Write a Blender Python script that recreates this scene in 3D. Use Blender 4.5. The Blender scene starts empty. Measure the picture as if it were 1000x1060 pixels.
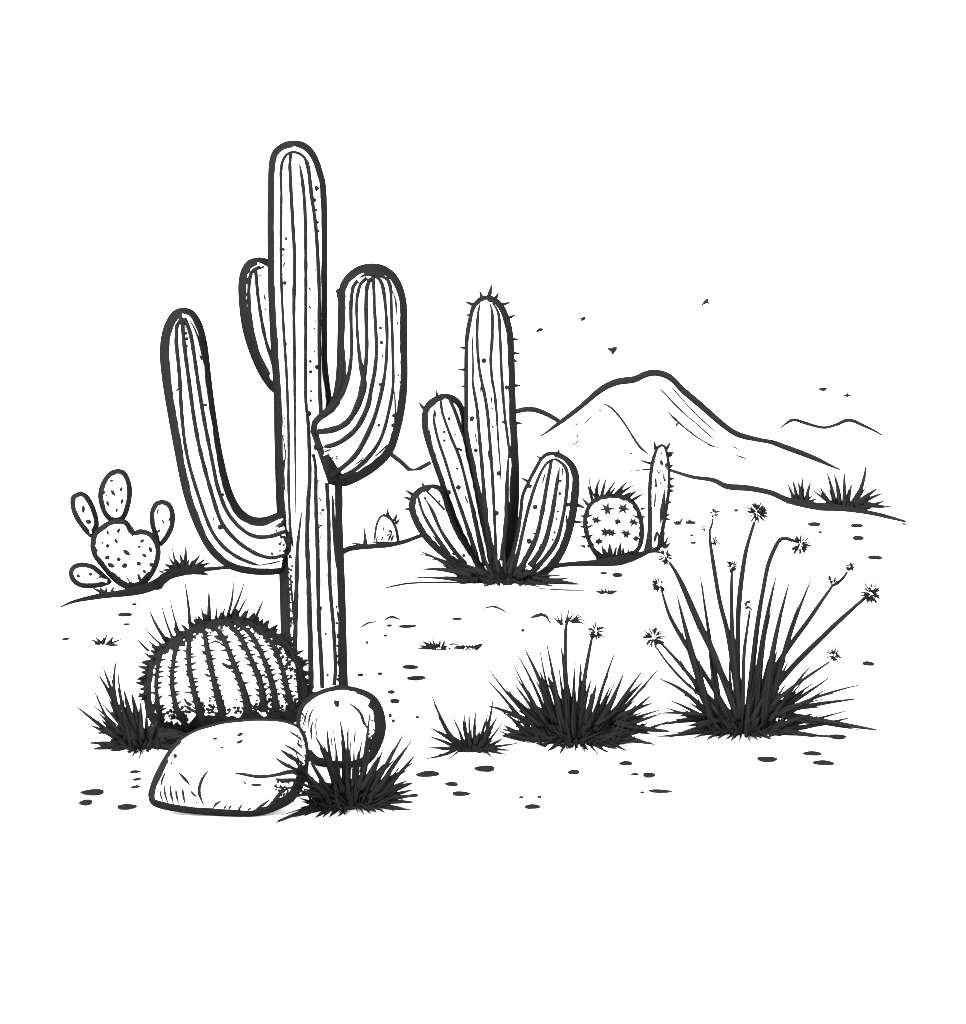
import bpy, math, random
from mathutils import Vector
from mathutils.bvhtree import BVHTree

R = random.Random(7)
sc = bpy.context.scene
COL = sc.collection

# ------------------------------------------------------------------ camera, sky, sun, exposure
F, HZ, EYE = 1200.0, 484.0, 1.6          # focal length in photo pixels, horizon row, eye height
cd = bpy.data.cameras.new("camera")
cam = bpy.data.objects.new("camera", cd)
COL.objects.link(cam)
cam.location = (0, 0, EYE)
cam.rotation_euler = (math.radians(90), 0, 0)
cd.sensor_fit = 'HORIZONTAL'
cd.sensor_width = 36.0
cd.lens = 36.0 * F / 1000.0
cd.shift_y = -(530.0 - HZ) / 1000.0
cd.clip_start, cd.clip_end = 0.05, 9000.0
sc.camera = cam

SUN_EL, SUN_AZ = math.radians(52), math.radians(215)
w = bpy.data.worlds.new("World")
sc.world = w
w.use_nodes = True
nt = w.node_tree
bg = nt.nodes["Background"]
sky = nt.nodes.new("ShaderNodeTexSky")
sky.sky_type = 'NISHITA'
sky.sun_disc = False
sky.sun_elevation = SUN_EL
sky.sun_rotation = SUN_AZ
hs = nt.nodes.new("ShaderNodeHueSaturation")      # a white overcast: the sky's light without its blue
hs.inputs["Saturation"].default_value = 0.0
nt.links.new(sky.outputs["Color"], hs.inputs["Color"])
nt.links.new(hs.outputs["Color"], bg.inputs["Color"])
bg.inputs["Strength"].default_value = 0.15
sd = bpy.data.lights.new("sun", 'SUN')
sd.energy = 0.6
sd.angle = math.radians(25)
sd.color = (1.0, 0.985, 0.96)
sun = bpy.data.objects.new("sun", sd)
COL.objects.link(sun)
sdir = Vector((math.sin(SUN_AZ) * math.cos(SUN_EL), math.cos(SUN_AZ) * math.cos(SUN_EL), math.sin(SUN_EL)))
sun.rotation_euler = sdir.to_track_quat('Z', 'Y').to_euler()
sun.location = (0, 0, 60)
sc.view_settings.view_transform = 'Standard'
sc.view_settings.look = 'None'
sc.view_settings.gamma = 1.0
sc.view_settings.exposure = 3.1
sc.cycles.filter_width = 1.1


# ------------------------------------------------------------------ materials
def material(name, base, vary, scale, bump):
    m = bpy.data.materials.new(name)
    m.use_nodes = True
    t = m.node_tree
    b = t.nodes["Principled BSDF"]
    b.inputs["Roughness"].default_value = 1.0
    b.inputs["Specular IOR Level"].default_value = 0.0
    n = t.nodes.new("ShaderNodeTexNoise")
    n.inputs["Scale"].default_value = scale
    n.inputs["Detail"].default_value = 6
    r = t.nodes.new("ShaderNodeMapRange")
    r.inputs["To Min"].default_value = max(0.001, base - vary)
    r.inputs["To Max"].default_value = base + vary
    t.links.new(n.outputs["Fac"], r.inputs["Value"])
    t.links.new(r.outputs["Result"], b.inputs["Base Color"])
    if bump:
        bp = t.nodes.new("ShaderNodeBump")
        bp.inputs["Strength"].default_value = bump
        bp.inputs["Distance"].default_value = 0.01
        t.links.new(n.outputs["Fac"], bp.inputs["Height"])
        t.links.new(bp.outputs["Normal"], b.inputs["Normal"])
    return m


INKV = 0.0068
M_SAND = material("white_sand", 0.80, 0.02, 3.0, 0.1)
M_HILL = material("white_rock", 0.80, 0.02, 0.1, 0.0)
M_SKIN = material("white_cactus_skin", 0.80, 0.02, 14.0, 0.1)
M_STONE = material("white_stone", 0.80, 0.02, 9.0, 0.2)
M_INK = material("charcoal_ink", INKV, 0.001, 30.0, 0.0)
M_LEAF = material("charcoal_leaf", INKV, 0.001, 30.0, 0.0)
M_PEB = material("charcoal_pebble", INKV, 0.001, 30.0, 0.0)


# ------------------------------------------------------------------ points
def P(x, y, Y):                              # the point of the place seen at photo pixel (x, y), at distance Y
    return Vector(((x - 500.0) * Y / F, Y, EYE - (y - HZ) * Y / F))


def GY(y, z=0.0):                            # distance of ground (height z) seen at row y
    return (EYE - z) * F / (y - HZ)


def lerp(a, b, t):
    return a + (b - a) * t


def spline(pts, step):                       # Catmull-Rom through 2-D or 3-D tuples, about one sample per step
    pts = [tuple(map(float, p)) for p in pts]
    n = len(pts)
    out = []
    for i in range(n - 1):
        p0, p1, p2, p3 = pts[max(i - 1, 0)], pts[i], pts[i + 1], pts[min(i + 2, n - 1)]
        L = math.dist(p1[:2], p2[:2])
        k = max(1, int(math.ceil(L / step)))
        for j in range(k):
            t = j / k
            out.append(tuple(0.5 * (2 * b + (c - a) * t + (2 * a - 5 * b + 4 * c - d) * t * t + (3 * b - a - 3 * c + d) * t ** 3)
                             for a, b, c, d in zip(p0, p1, p2, p3)))
    out.append(pts[-1])
    return out


def at_fraction(poly, u):                    # point of a polyline at index fraction u of its length
    ls = [0.0]
    for a, b in zip(poly, poly[1:]):
        ls.append(ls[-1] + math.dist(a[:2], b[:2]))
    d = u * ls[-1]
    for i in range(len(poly) - 1):
        if d <= ls[i + 1] or i == len(poly) - 2:
            t = (d - ls[i]) / max(1e-9, ls[i + 1] - ls[i])
            return tuple(lerp(a, b, min(1, t)) for a, b in zip(poly[i], poly[i + 1]))


def seg_dist(p, a, b):
    ax, ay = a[0], a[1]
    dx, dy = b[0] - ax, b[1] - ay
    L = dx * dx + dy * dy
    t = 0 if L == 0 else max(0, min(1, ((p[0] - ax) * dx + (p[1] - ay) * dy) / L))
    return math.hypot(p[0] - ax - t * dx, p[1] - ay - t * dy)


class Wob:                                    # slow hand wobble
    def __init__(s):
        s.a = [(R.uniform(0.02, 0.12), R.uniform(0, 6.28)) for _ in range(4)]

    def __call__(s, x):
        return sum(math.sin(x * f * 3 + p) for f, p in s.a) / 4


# ------------------------------------------------------------------ mesh builder
class MB:
    def __init__(s, *mats):
        s.v, s.f, s.m = [], [], []
        s.mats = mats
        s.bvh = None
        s.Y0 = 10.0

    def face(s, idx, m=0):
        s.f.append(tuple(idx))
        s.m.append(m)

    def freeze(s):                            # remember the body: strokes added later lie on it
        s.bvh = BVHTree.FromPolygons([tuple(v) for v in s.v], [list(f) for f in s.f])

    def hit(s, x, y):                         # the body's surface under photo pixel (x, y)
        o = Vector((0, 0, EYE))
        q = P(x, y, s.Y0)
        if s.bvh:
            h = s.bvh.ray_cast(o, (q - o).normalized())
            if h[0] is not None:
                return h[0]
            h = s.bvh.find_nearest(q)
            if h[0] is not None:
                return P(x, y, h[0].y)
        return q

    def tube(s, pts, rad, m=1, sides=6, flat=1.0, upright=False):
        base = len(s.v)
        n = len(pts)
        for i, p in enumerate(pts):
            d = (pts[min(i + 1, n - 1)] - pts[max(i - 1, 0)])
            if upright:                        # a crest line: its section stands square to the line of sight
                p0, p1 = pts[max(i - 1, 0)], pts[min(i + 1, n - 1)]
                d = Vector((p1.x / p1.y - p0.x / p0.y, 0, (p1.z - EYE) / p1.y - (p0.z - EYE) / p0.y))
            d = d.normalized() if d.length > 1e-9 else Vector((0, 0, 1))
            view = Vector((0, 1, 0))
            a = d.cross(view)
            a = a.normalized() if a.length > 1e-4 else d.orthogonal().normalized()
            b = d.cross(a).normalized()
            r = max(rad[i], 1e-5)
            for k in range(sides):
                th = 2 * math.pi * k / sides
                s.v.append(p + a * (r * math.cos(th)) + b * (r * flat * math.sin(th)))
        for i in range(n - 1):
            for k in range(sides):
                k2 = (k + 1) % sides
                s.face((base + i * sides + k, base + i * sides + k2, base + (i + 1) * sides + k2, base + (i + 1) * sides + k), m)
        s.face([base + k for k in reversed(range(sides))], m)
        s.face([base + (n - 1) * sides + k for k in range(sides)], m)

    def stroke(s, px, w=3.0, taper='both', m=1, step=5.0, flat=0.7, lift=0.15, Y=None, z=None):
        """an ink line through photo pixels lying on the frozen body (or at distance Y, or on the ground at height z)"""
        q = spline(px, step)
        if len(q) < 3:
            q = [q[0], tuple((a + b) / 2 for a, b in zip(q[0], q[-1])), q[-1]]
        n = len(q)
        wob = Wob()
        pts, rad = [], []
        tot = sum(math.dist(a, b) for a, b in zip(q, q[1:]))
        for i, (x, y) in enumerate(q):
            t = i / (n - 1)
            ww = _interp(w, t) * 1.08 + 0.5
            e = min(14.0, tot * 0.45) / max(tot, 1e-6)
            if taper in ('both', 'start') and t < e:
                ww *= 0.15 + 0.85 * (t / e) ** 0.7
            if taper in ('both', 'end') and t > 1 - e:
                ww *= 0.15 + 0.85 * ((1 - t) / e) ** 0.7
            ww *= 1 + 0.14 * wob(i * step)
            p = P(x, y, GY(y, z)) if z is not None else P(x, y, Y) if Y is not None else s.hit(x, y)
            r = ww * 0.5 * p.y / F
            o = Vector((0, 0, EYE)) - p
            p = p + o.normalized() * (r * lift)
            pts.append(p)
            rad.append(r)
        s.tube(pts, rad, m, 6, flat)

    def dash(s, x, y, L, w, ang, m=1):        # short lens-shaped mark
        a = math.radians(ang)
        dx, dy = math.cos(a) * L / 2, -math.sin(a) * L / 2
        k = 7
        pts, rad = [], []
        for i in range(k):
            t = i / (k - 1) * 2 - 1
            p = s.hit(x + dx * t, y + dy * t)
            pts.append(p)
            rad.append(max(0.05, (1 - abs(t) ** 2.2)) * (w + 0.7) / 2 * p.y / F)
        s.tube(pts, rad, m, 6, 0.7)

    def dot(s, x, y, r, m=1):
        s.dash(x, y, r * 2.1 + 0.8, r * 1.9 + 0.5, R.uniform(0, 180), m)

    def blade(s, a, b, w, m=0, bow=0.0, flat=0.35, k=9, blunt=0.62, sides=4):
        """tapered leaf or spine from point a to point b, w = full width in metres at its widest"""
        d = b - a
        side = d.cross(Vector((0, 1, 0)))
        side = side.normalized() if side.length > 1e-6 else Vector((1, 0, 0))
        pts, rad = [], []
        for i in range(k):
            t = i / (k - 1)
            pts.append(a + d * t + side * (bow * d.length * 4 * t * (1 - t)))
            rad.append(w / 2 * (1 - t) ** blunt * (0.8 + 0.2 * min(1, t * 4)) + 1e-5)
        s.tube(pts, rad, m, sides, flat)

    def spike(s, base, tip, w, m=1, Y=None, out=0.0, bow=0.0):   # a spine between two photo pixels; its foot on the body
        a = s.hit(*base) if Y is None else P(base[0], base[1], Y)
        b = P(tip[0], tip[1], a.y - out)
        s.blade(a, b, (w + 1.2) * a.y / F, m, bow, 0.8, 6, 0.6)

    def dome(s, c, rx, ry, rz, m=0, seg=20, rings=6, rag=0.12):
        base = len(s.v)
        for i in range(rings + 1):
            ph = math.pi / 2 * i / rings
            for k in range(seg):
                th = 2 * math.pi * k / seg
                q = 1 + rag * math.sin(k * 2.3 + i) * (1 if i < rings else 0)
                s.v.append(Vector((c[0] + rx * q * math.cos(ph) * math.cos(th), c[1] + ry * q * math.cos(ph) * math.sin(th),
                                   c[2] + rz * math.sin(ph))))
        for i in range(rings):
            for k in range(seg):
                k2 = (k + 1) % seg
                s.face((base + i * seg + k, base + i * seg + k2, base + (i + 1) * seg + k2, base + (i + 1) * seg + k), m)
        s.face([base + k for k in reversed(range(seg))], m)

    # a round limb between two traced edges; its flanks carry the dark outline
    def limb(s, left, right, Y, wl, wr, wt=None, n=56, k=0.95, rag=0.5):
        s.Y0 = Y
        Ls, Rs = spline(left, 3), spline(right, 3)
        outline = Ls + Rs[::-1]
        N = len(outline)
        base = len(s.v)
        wob = Wob()
        NI = 12                                # strips over the pale front
        rows = []
        us = [0.1 * (i / 26) ** 1.5 for i in range(26)] + [0.1 + 0.9 * i / (n - 1) for i in range(n)]
        n = len(us)
        for i in range(n):
            u = us[i]
            a, b = at_fraction(Ls, u), at_fraction(Rs, u)
            c = ((a[0] + b[0]) / 2, (a[1] + b[1]) / 2)
            h = ((b[0] - a[0]) / 2, (b[1] - a[1]) / 2)
            half = math.hypot(*h)

            def bound(sign):
                wv = _interp(wl, u) if sign < 0 else _interp(wr, u)
                wv = wv * (1 + 0.10 * wob(u * 400 + sign * 50)) + 0.4
                lo, hi = 0.0, 1.0
                f = lambda q: min(seg_dist((c[0] + sign * q * h[0], c[1] + sign * q * h[1]), outline[j], outline[j + 1])
                                  for j in range(N - 1)) - wv
                if f(0.0) <= 0:
                    return 0.0
                for _ in range(12):
                    md = (lo + hi) / 2
                    if f(md) > 0:
                        lo = md
                    else:
                        hi = md
                return lo
            sl, sr = bound(-1), bound(1)
            # lateral positions from right edge over the front to the left edge
            tr, tl = math.acos(min(1, sr)), math.acos(min(1, sl))
            front = [0.0] + [lerp(tr, math.pi - tl, j / NI) for j in range(NI + 1)] + [math.pi]
            ang = front + [-t for t in reversed(front[1:-1])]
            row = []
            for th in ang:
                lat = math.cos(th)
                dep = -math.sin(th) * half * k * Y / F
                row.append(len(s.v))
                s.v.append(P(c[0] + lat * h[0], c[1] + lat * h[1], Y + dep))
            rows.append(row)
        m = len(rows[0])
        inkcols = {0, NI + 1, NI + 2, m - 1}
        nf = NI + 2
        for i in range(n - 1):
            for j in range(m):
                j2 = (j + 1) % m
                # front strips: 0 ink, 1..NI pale, NI+1 ink ; back strips mirrored
                ink = j in (0, NI + 1, nf, m - 1)
                s.face((rows[i][j], rows[i][j2], rows[i + 1][j2], rows[i + 1][j]), 1 if ink else 0)
        s.face(list(reversed(rows[0])), 1)
        s.face(rows[-1], 1)
        s.freeze()
        return s

    # a rounded body inside a closed traced outline, swelling to depth D; rim of width w(i) is dark
    def pillow(s, outline, Y, D, wfun, step=3.0, rings=9, power=2.0, front=None):
        s.Y0 = Y
        pts = spline(list(outline) + [outline[0]], step)[:-1]
        n = len(pts)
        cx = sum(p[0] for p in pts) / n
        cy = sum(p[1] for p in pts) / n
        wob = Wob()
        cen = (cx, cy)
        loops = {1: [], -1: []}
        rim, inner = [], []
        for i, p in enumerate(pts):
            a, b = pts[i - 1], pts[(i + 1) % n]
            tx, ty = b[0] - a[0], b[1] - a[1]
            L = math.hypot(tx, ty) or 1
            nx, ny = -ty / L, tx / L
            if nx * (cx - p[0]) + ny * (cy - p[1]) < 0:
                nx, ny = -nx, -ny
            ww = wfun(p[0], p[1]) if callable(wfun) else wfun
            ww = ww * (1 + 0.12 * wob(i * step)) + 0.4
            rim.append(p)
            inner.append((p[0] + nx * ww, p[1] + ny * ww))
        ridx = []
        for p in rim:
            ridx.append(len(s.v))
            s.v.append(P(p[0], p[1], Y))
        for sg in (-1, 1):
            prev = ridx
            for r in range(rings):
                cur = []
                g = r / rings
                for p, q in zip(rim, inner):
                    x, y = lerp(q[0], cx, g), lerp(q[1], cy, g)
                    R0 = math.hypot(p[0] - cx, p[1] - cy) or 1
                    fr = min(1.0, math.hypot(x - cx, y - cy) / R0)
                    d = (front if front and sg < 0 else D) * (max(0.0, 1 - fr ** power)) ** 0.5
                    cur.append(len(s.v))
                    s.v.append(P(x, y, Y + sg * d))
                for i in range(n):
                    i2 = (i + 1) % n
                    f = (prev[i], prev[i2], cur[i2], cur[i])
                    s.face(f if sg < 0 else f[::-1], 1 if r == 0 else 0)
                prev = cur
            c = len(s.v)
            s.v.append(P(cx, cy, Y + sg * (front if front and sg < 0 else D)))
            for i in range(n):
                f = (prev[i], prev[(i + 1) % n], c)
                s.face(f if sg < 0 else f[::-1], 0)
        s.freeze()
        return s

    def build(s, name, parent=None, loc=None, smooth=True):
        if parent is not None:
            org = parent
            while org.parent:
                org = org.parent
            org = Vector(org.location)
        else:
            org = Vector(loc)
        me = bpy.data.meshes.new(name)
        me.from_pydata([tuple(v - org) for v in s.v], [], s.f)
        for mt in s.mats:
            me.materials.append(mt)
        me.polygons.foreach_set("material_index", s.m)
        me.polygons.foreach_set("use_smooth", [smooth] * len(s.f))
        me.update()
        o = bpy.data.objects.new(name, me)
        COL.objects.link(o)
        if parent is not None:
            o.parent = parent
        else:
            o.location = org
        return o


def _interp(w, t):
    if isinstance(w, (int, float)):
        return w
    k = t * (len(w) - 1)
    i = min(int(k), len(w) - 2)
    return lerp(w[i], w[i + 1], k - i)


def tag(o, label=None, cat=None, group=None, kind=None):
    if label: o["label"] = label
    if cat: o["category"] = cat
    if group: o["group"] = group
    if kind: o["kind"] = kind
    return o


def thing(name, label, cat, loc, group=None):
    o = bpy.data.objects.new(name, None)
    COL.objects.link(o)
    o.location = loc
    o.empty_display_size = 0.2
    return tag(o, label, cat, group)


# ------------------------------------------------------------------ ground, dunes, hills
g = MB(M_SAND)
xs = [-3000, -800, -200, -60, -20, -8, -4, 0, 4, 8, 20, 60, 200, 800, 3000]
ys = [-200, -20, 0, 3, 5, 7, 9, 12, 16, 22, 30, 45, 80, 200, 600, 1500, 3500]
for y in ys:
    for x in xs:
        g.v.append(Vector((x, y, 0)))
for j in range(len(ys) - 1):
    for i in range(len(xs) - 1):
        a = j * len(xs) + i
        g.face((a, a + 1, a + len(xs) + 1, a + len(xs)))
tag(g.build("ground", loc=(0, 0, 0)), kind="structure")


def dune(crest, w, z0=0.06, far=None):
    q = spline(crest, 5)
    b = MB(M_SAND, M_INK)
    pts = []
    for x, y in q:
        Y = GY(y, z0) if far is None else at_fraction(far, 0)[1] if x <= far[0][0] else next((lerp(p[1], k[1], (x - p[0]) / (k[0] - p[0])) for p, k in zip(far, far[1:]) if x <= k[0]), far[-1][1])
        pts.append(P(x, y, Y))
    rows = []
    n = len(pts)
    lw = [_interp(w, i / (n - 1)) for i in range(n)]
    lw = [v * 1.08 + 0.5 if v > 0 else 0 for v in lw]
    for i, p0 in enumerate(pts):
        p = Vector((p0.x, p0.y, max(0.004, p0.z - lw[i] * 0.55 * p0.y / F)))
        fade = min(1.0, i / 4, (n - 1 - i) / 4) * 0.7 + 0.3
        e = 0.4 + 5 * p.z
        r = []
        for v, hgt in ((-1, -0.02), (-0.6, 0.28), (-0.25, 0.8), (0, 1), (0.3, 0.75), (0.7, 0.25), (1, -0.02)):
            r.append(len(b.v))
            b.v.append(Vector((p.x, p.y + v * e, p.z * hgt if hgt > 0 else -0.02)))
        rows.append(r)
    for i in range(n - 1):
        for j in range(6):
            b.face((rows[i][j], rows[i + 1][j], rows[i + 1][j + 1], rows[i][j + 1]), 0)
    ink = [i for i in range(n) if lw[i] > 0]
    eye = Vector((0, 0, EYE))
    def seat(i):                                # slid along its own sight line until it clears the sand
        r = lw[i] * 0.5 * pts[i].y / F
        return eye + (pts[i] - eye) * min(0.985, (EYE - r * 1.05) / (EYE - min(pts[i].z, EYE - 0.1)))
    b.tube([seat(i) for i in ink], [lw[i] * 0.5 * pts[i].y / F for i in ink], 1, 8, 0.6, True)
    return tag(b.build("dune", loc=(pts[n // 2].x, pts[n // 2].y, 0)), kind="structure")


dune([(62.6, 628.4), (77, 622.5), (104, 617), (131, 613.5), (151, 609), (165, 602.5), (176, 595), (203, 590.8), (222, 588.5), (236, 587.5), (252, 588)],
     [0.8, 3, 5, 6, 8, 9, 9, 6, 4, 3, 2])
dune([(352, 573), (358, 569.5), (366.4, 567), (386, 565.5), (403.4, 564), (419, 560.5), (430, 556.5), (442, 552)], [5, 5, 4.5, 4.5, 4, 3.5, 3.5])
dune([(566, 588), (578, 585.5), (590, 584), (618.3, 582.5), (639.5, 580.5), (660.8, 575), (672, 571), (680, 571), (686, 573)],
     [4, 4, 4.5, 5.5, 8, 9, 6, 3, 1])
dune([(560, 499), (590, 497.5), (620, 493.5), (645, 489.5), (668, 486), (690, 486), (704, 490), (718, 494), (738.3, 497), (752.8, 503.5), (776, 505.5), (799.2, 510.5), (816.6, 518), (845.6, 524), (874.6, 526.5), (906.5, 532), (937.8, 540)],
     [0, 0, 0, 0, 0, 0.9, 2.2, 3, 3.5, 4.5, 6, 5, 5, 6, 7, 5.5, 4, 3.5, 1.6], far=[(690, 70), (776, 62), (800, 57), (817, 53), (845, 45), (875, 41), (907, 37), (938, 32)])


def hill(name, ridge, Y, slope, inked):
    """ridge = traced crest, inked = list of (first x, last x, widths)"""
    q = spline(ridge, 4)
    b = MB(M_HILL, M_INK)
    b.Y0 = Y
    rows = []
    wob = Wob()
    pts = [P(x, y, Y) for x, y in q]
    low = 3.0 * Y / F                          # the rock's own crest lies just under the dark line
    V = [-1, -0.85, -0.68, -0.5, -0.33, -0.18, -0.07, 0, 0.1, 0.3, 0.6, 1]
    for i, p in enumerate(pts):
        e = max(0.5, p.z) * slope
        r = []
        for v in V:
            zz = max(0.0, p.z - low) * (1 - abs(v) ** 1.1) * (1 + 0.05 * wob(i * 4 + v * 90) * (1 if abs(v) > 0.1 else 0)) - (0.1 if abs(v) == 1 else 0)
            r.append(len(b.v))
            b.v.append(Vector((p.x, p.y + v * e, zz)))
        rows.append(r)
    for i in range(len(pts) - 1):
        for j in range(len(V) - 1):
            b.face((rows[i][j], rows[i + 1][j], rows[i + 1][j + 1], rows[i][j + 1]), 0)
    b.freeze()
    for x0, x1, ws in inked:
        sel = [p for p, k in zip(pts, q) if x0 <= k[0] <= x1]
        m = len(sel)
        b.tube(sel, [(max(0.4, _interp(ws, i / (m - 1))) * 1.08 + 0.5) * 0.5 * Y / F for i in range(m)], 1, 8, 0.7, True)
    return b


mt = hill("mountain", [(380, 486), (470, 482), (520, 470), (558.3, 452), (578.6, 438), (600, 422), (622, 404), (638, 396), (657, 393), (667.7, 388), (678.5, 386), (692, 390.5),
                       (705.5, 404), (724.4, 420), (746, 438.5), (762, 449), (782, 454.5), (800, 458), (811, 462.2), (840, 473), (870, 486.2), (890, 491)], 400, 2.6,
          [(557, 871, [1, 4, 5, 7, 7.5, 6.5, 8, 8, 7, 5.5, 4, 5.5, 4.5, 1])])
for ln, wd in (
        ([(621, 417), (632.6, 422), (646, 437.5), (659.6, 459), (668, 468), (676, 473)], 2.2),
        ([(605.6, 431), (599, 438.5), (590.5, 444.5)], 2.2), ([(618, 426), (609, 435), (600.7, 444)], 1.6), ([(603.4, 453), (596, 459), (589.4, 462)], 2.0),
        ([(680.3, 399), (703.5, 424), (725, 443), (741, 457.7)], 2.2), ([(692.5, 398), (712, 421), (730, 438.5), (743.5, 449.6)], 2.6),
        ([(689.6, 425), (712, 446), (732.5, 460), (746, 464)], 2.4), ([(755.7, 460.6), (761, 464), (767, 467)], 2.4), ([(760, 470.8), (767, 473.5), (774, 475.7)], 2.4),
        ([(651, 468.6), (653, 469), (654.5, 471)], 2.2), ([(662, 476.6), (668, 478.2), (672, 479)], 2.4)):
    mt.stroke(ln, wd)
mt.dot(700.6, 439.7, 1.4)
mt.dot(597.5, 451.5, 0.8)
mt.dot(621, 425.5, 0.9)
tag(mt.build("mountain", loc=(60, 400, 0)), kind="structure")
rg = hill("hills", [(290, 487), (330, 478), (365, 464), (390, 459), (406, 471), (415, 478), (424, 486.3), (430, 487), (438, 483), (446, 478.5), (462, 470), (490, 448), (520, 431), (535.4, 425.5),
                    (549, 423.5), (562.4, 427), (578.6, 436), (600, 452), (630, 480)], 520, 2.6, [(392, 448, [4, 4, 4, 3.5]), (520, 580, [4, 4.5, 5, 4.5, 4])])
for ln, wd in (([(367, 511), (382, 504), (396.6, 497.8)], 2.2), ([(376, 502.7), (381, 499)], 2.2), ([(415, 489.2), (418.5, 490.6)], 2.6)):
    rg.stroke(ln, wd)
tag(rg.build("hills", loc=(-10, 520, 0)), kind="structure")
fh = hill("hills", [(770, 485), (795, 455), (808, 443), (815, 437.5), (822.4, 434.5), (837, 439), (853, 442.6), (866, 439.5), (879, 434.8), (895, 441), (913, 450.5), (940, 470), (975, 486)], 800, 2.6,
          [(807, 914, [1, 3, 3, 2.6, 2.6, 3.4, 3.2, 2.4, 1.2])])
tag(fh.build("hills", loc=(240, 800, 0)), kind="structure")


# ------------------------------------------------------------------ saguaro
YS = 8.1
sag = thing("saguaro_cactus", "tall ribbed saguaro with three upturned arms, standing behind the boulders", "cactus", (P(326, 720, YS).x, YS, 0))
t = MB(M_SKIN, M_INK)
TL = [(304, 145), (296, 146.2), (289, 149.5), (282, 156), (278.5, 166), (277.5, 176), (277, 194), (276.5, 230), (277, 290), (279, 340), (281, 376), (283, 406), (283.6, 450), (285, 505), (286.5, 537), (288, 570), (289.5, 620), (291, 690), (292, 724)]
TR = [(304, 145), (312, 146), (319, 149.5), (326, 157), (331, 167), (334.5, 178), (338, 194), (339, 230), (339, 290), (339, 340), (339.5, 376), (343, 406), (349, 450), (354.6, 505), (354.8, 537), (356, 570), (358, 620), (359.8, 690), (361, 724)]
t.limb(TL, TR, YS, [7, 7, 7, 7.3, 8, 9, 9, 10, 10.5, 10.5], [7, 6.5, 6, 6, 6, 7, 8, 8, 8.5, 10], n=70)
for ln, wd, tp in (
        ([(319, 177), (317, 167), (312, 160.5), (304, 157.5), (297, 160), (292.5, 168), (291, 180), (291.5, 200), (291, 240), (291, 275), (292.2, 310), (294.4, 350), (297, 390), (299, 450), (299, 500), (300, 530), (301, 550), (304, 568)], 3.1, 'end'),
        ([(301, 158), (300.2, 168), (300.4, 180), (303, 230), (305, 270), (304.2, 320), (305, 390), (305.6, 470), (306, 500), (306.4, 540)], [3.4, 3.4, 3.4, 3.2, 2.6, 1.6, 1], 'end'),
        ([(313, 526), (310, 548), (308, 570), (307.4, 600), (306.5, 640), (305.5, 690)], [1, 3, 4.5, 5, 5, 4.5], 'start'),
        ([(310, 169), (314, 196), (316, 230), (316.5, 290), (316.3, 340), (316.4, 410), (319, 440), (320.6, 490), (319, 520), (318, 560), (320, 620), (321.7, 686), (322, 718)], [3, 3.4, 3.2, 3, 3, 3.4, 4, 4.5, 5, 5], 'start'),
        ([(317, 167), (319.5, 178), (322, 200), (327, 240), (330, 300), (330, 340), (330.6, 400), (332, 430)], 4, None),
        ([(324, 470), (326.6, 485), (327, 520), (329, 580), (330, 640), (332.3, 681), (333.5, 712)], [2.5, 3.5, 4, 4, 4, 4], None),
        ([(338, 500), (340, 540), (341, 600), (345, 650), (347, 690), (345.5, 709)], 4.0, None),
        ([(344, 512), (346, 560), (351, 604)], 3.4, 'both'),
        ([(336.5, 408), (338, 416), (337, 424)], 2, 'both'),
        ([(300, 592), (302, 610), (304, 636), (306, 660)], 2.4, 'both'), ([(295.5, 590), (297, 620), (299, 655)], 2.2, 'both'),
        ([(293, 450), (295.5, 470), (294, 490), (296, 512)], 1.8, 'both'), ([(348, 628), (351, 650), (350, 690)], 2.0, 'both'),
        ([(344.5, 290), (334, 292)], 0.1, None)):
    if wd != 0.1:
        t.stroke(ln, wd, tp)
for x, y, r in ((327.4, 195, 2.6), (325.6, 207, 1.8), (327.6, 217.4, 1.1), (329, 230, 1.1), (329.4, 239, 1.2), (296, 247, 1.4), (293.6, 258, 1.4), (295, 293, 1.9), (321, 374, 1.5), (321.4, 385, 1.7), (322, 405, 1.1),
                (321.6, 414.6, 1.3), (319.8, 428, 2.6), (327.6, 380, 2.2), (334, 528, 1.6), (332.4, 544, 0.9), (348, 628, 1.2), (348.4, 645, 1.2), (337, 656, 1.2), (339, 699, 1.2), (325, 340, 0.8), (325.5, 364, 0.8), (296, 356, 1.3)):
    t.dot(x, y, r)
for x, y, L, wd, a in ((294.6, 273, 7, 1.6, 70), (320.6, 299, 5, 1.6, 120), (320.6, 318, 5, 1.8, 120), (331.4, 517, 6, 1.4, 120), (332.4, 629.6, 5, 1.8, 90), (293.5, 263, 5, 1, 60), (295, 462, 6, 1, 70), (293.5, 478, 6, 1.2, 70), (295, 505, 6, 1.4, 75)):
    t.dash(x, y, L, wd, a)
for _ in range(60):                           # dark specks low on the left flank
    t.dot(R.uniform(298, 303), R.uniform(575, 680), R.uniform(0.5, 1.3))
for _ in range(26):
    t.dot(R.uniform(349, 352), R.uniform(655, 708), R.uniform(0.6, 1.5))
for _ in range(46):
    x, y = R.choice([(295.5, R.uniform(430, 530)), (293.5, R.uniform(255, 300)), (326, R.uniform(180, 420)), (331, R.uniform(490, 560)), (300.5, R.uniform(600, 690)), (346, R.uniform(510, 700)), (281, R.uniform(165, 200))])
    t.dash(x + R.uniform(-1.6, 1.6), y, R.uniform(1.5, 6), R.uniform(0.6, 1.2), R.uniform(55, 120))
t.build("trunk", sag)

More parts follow.
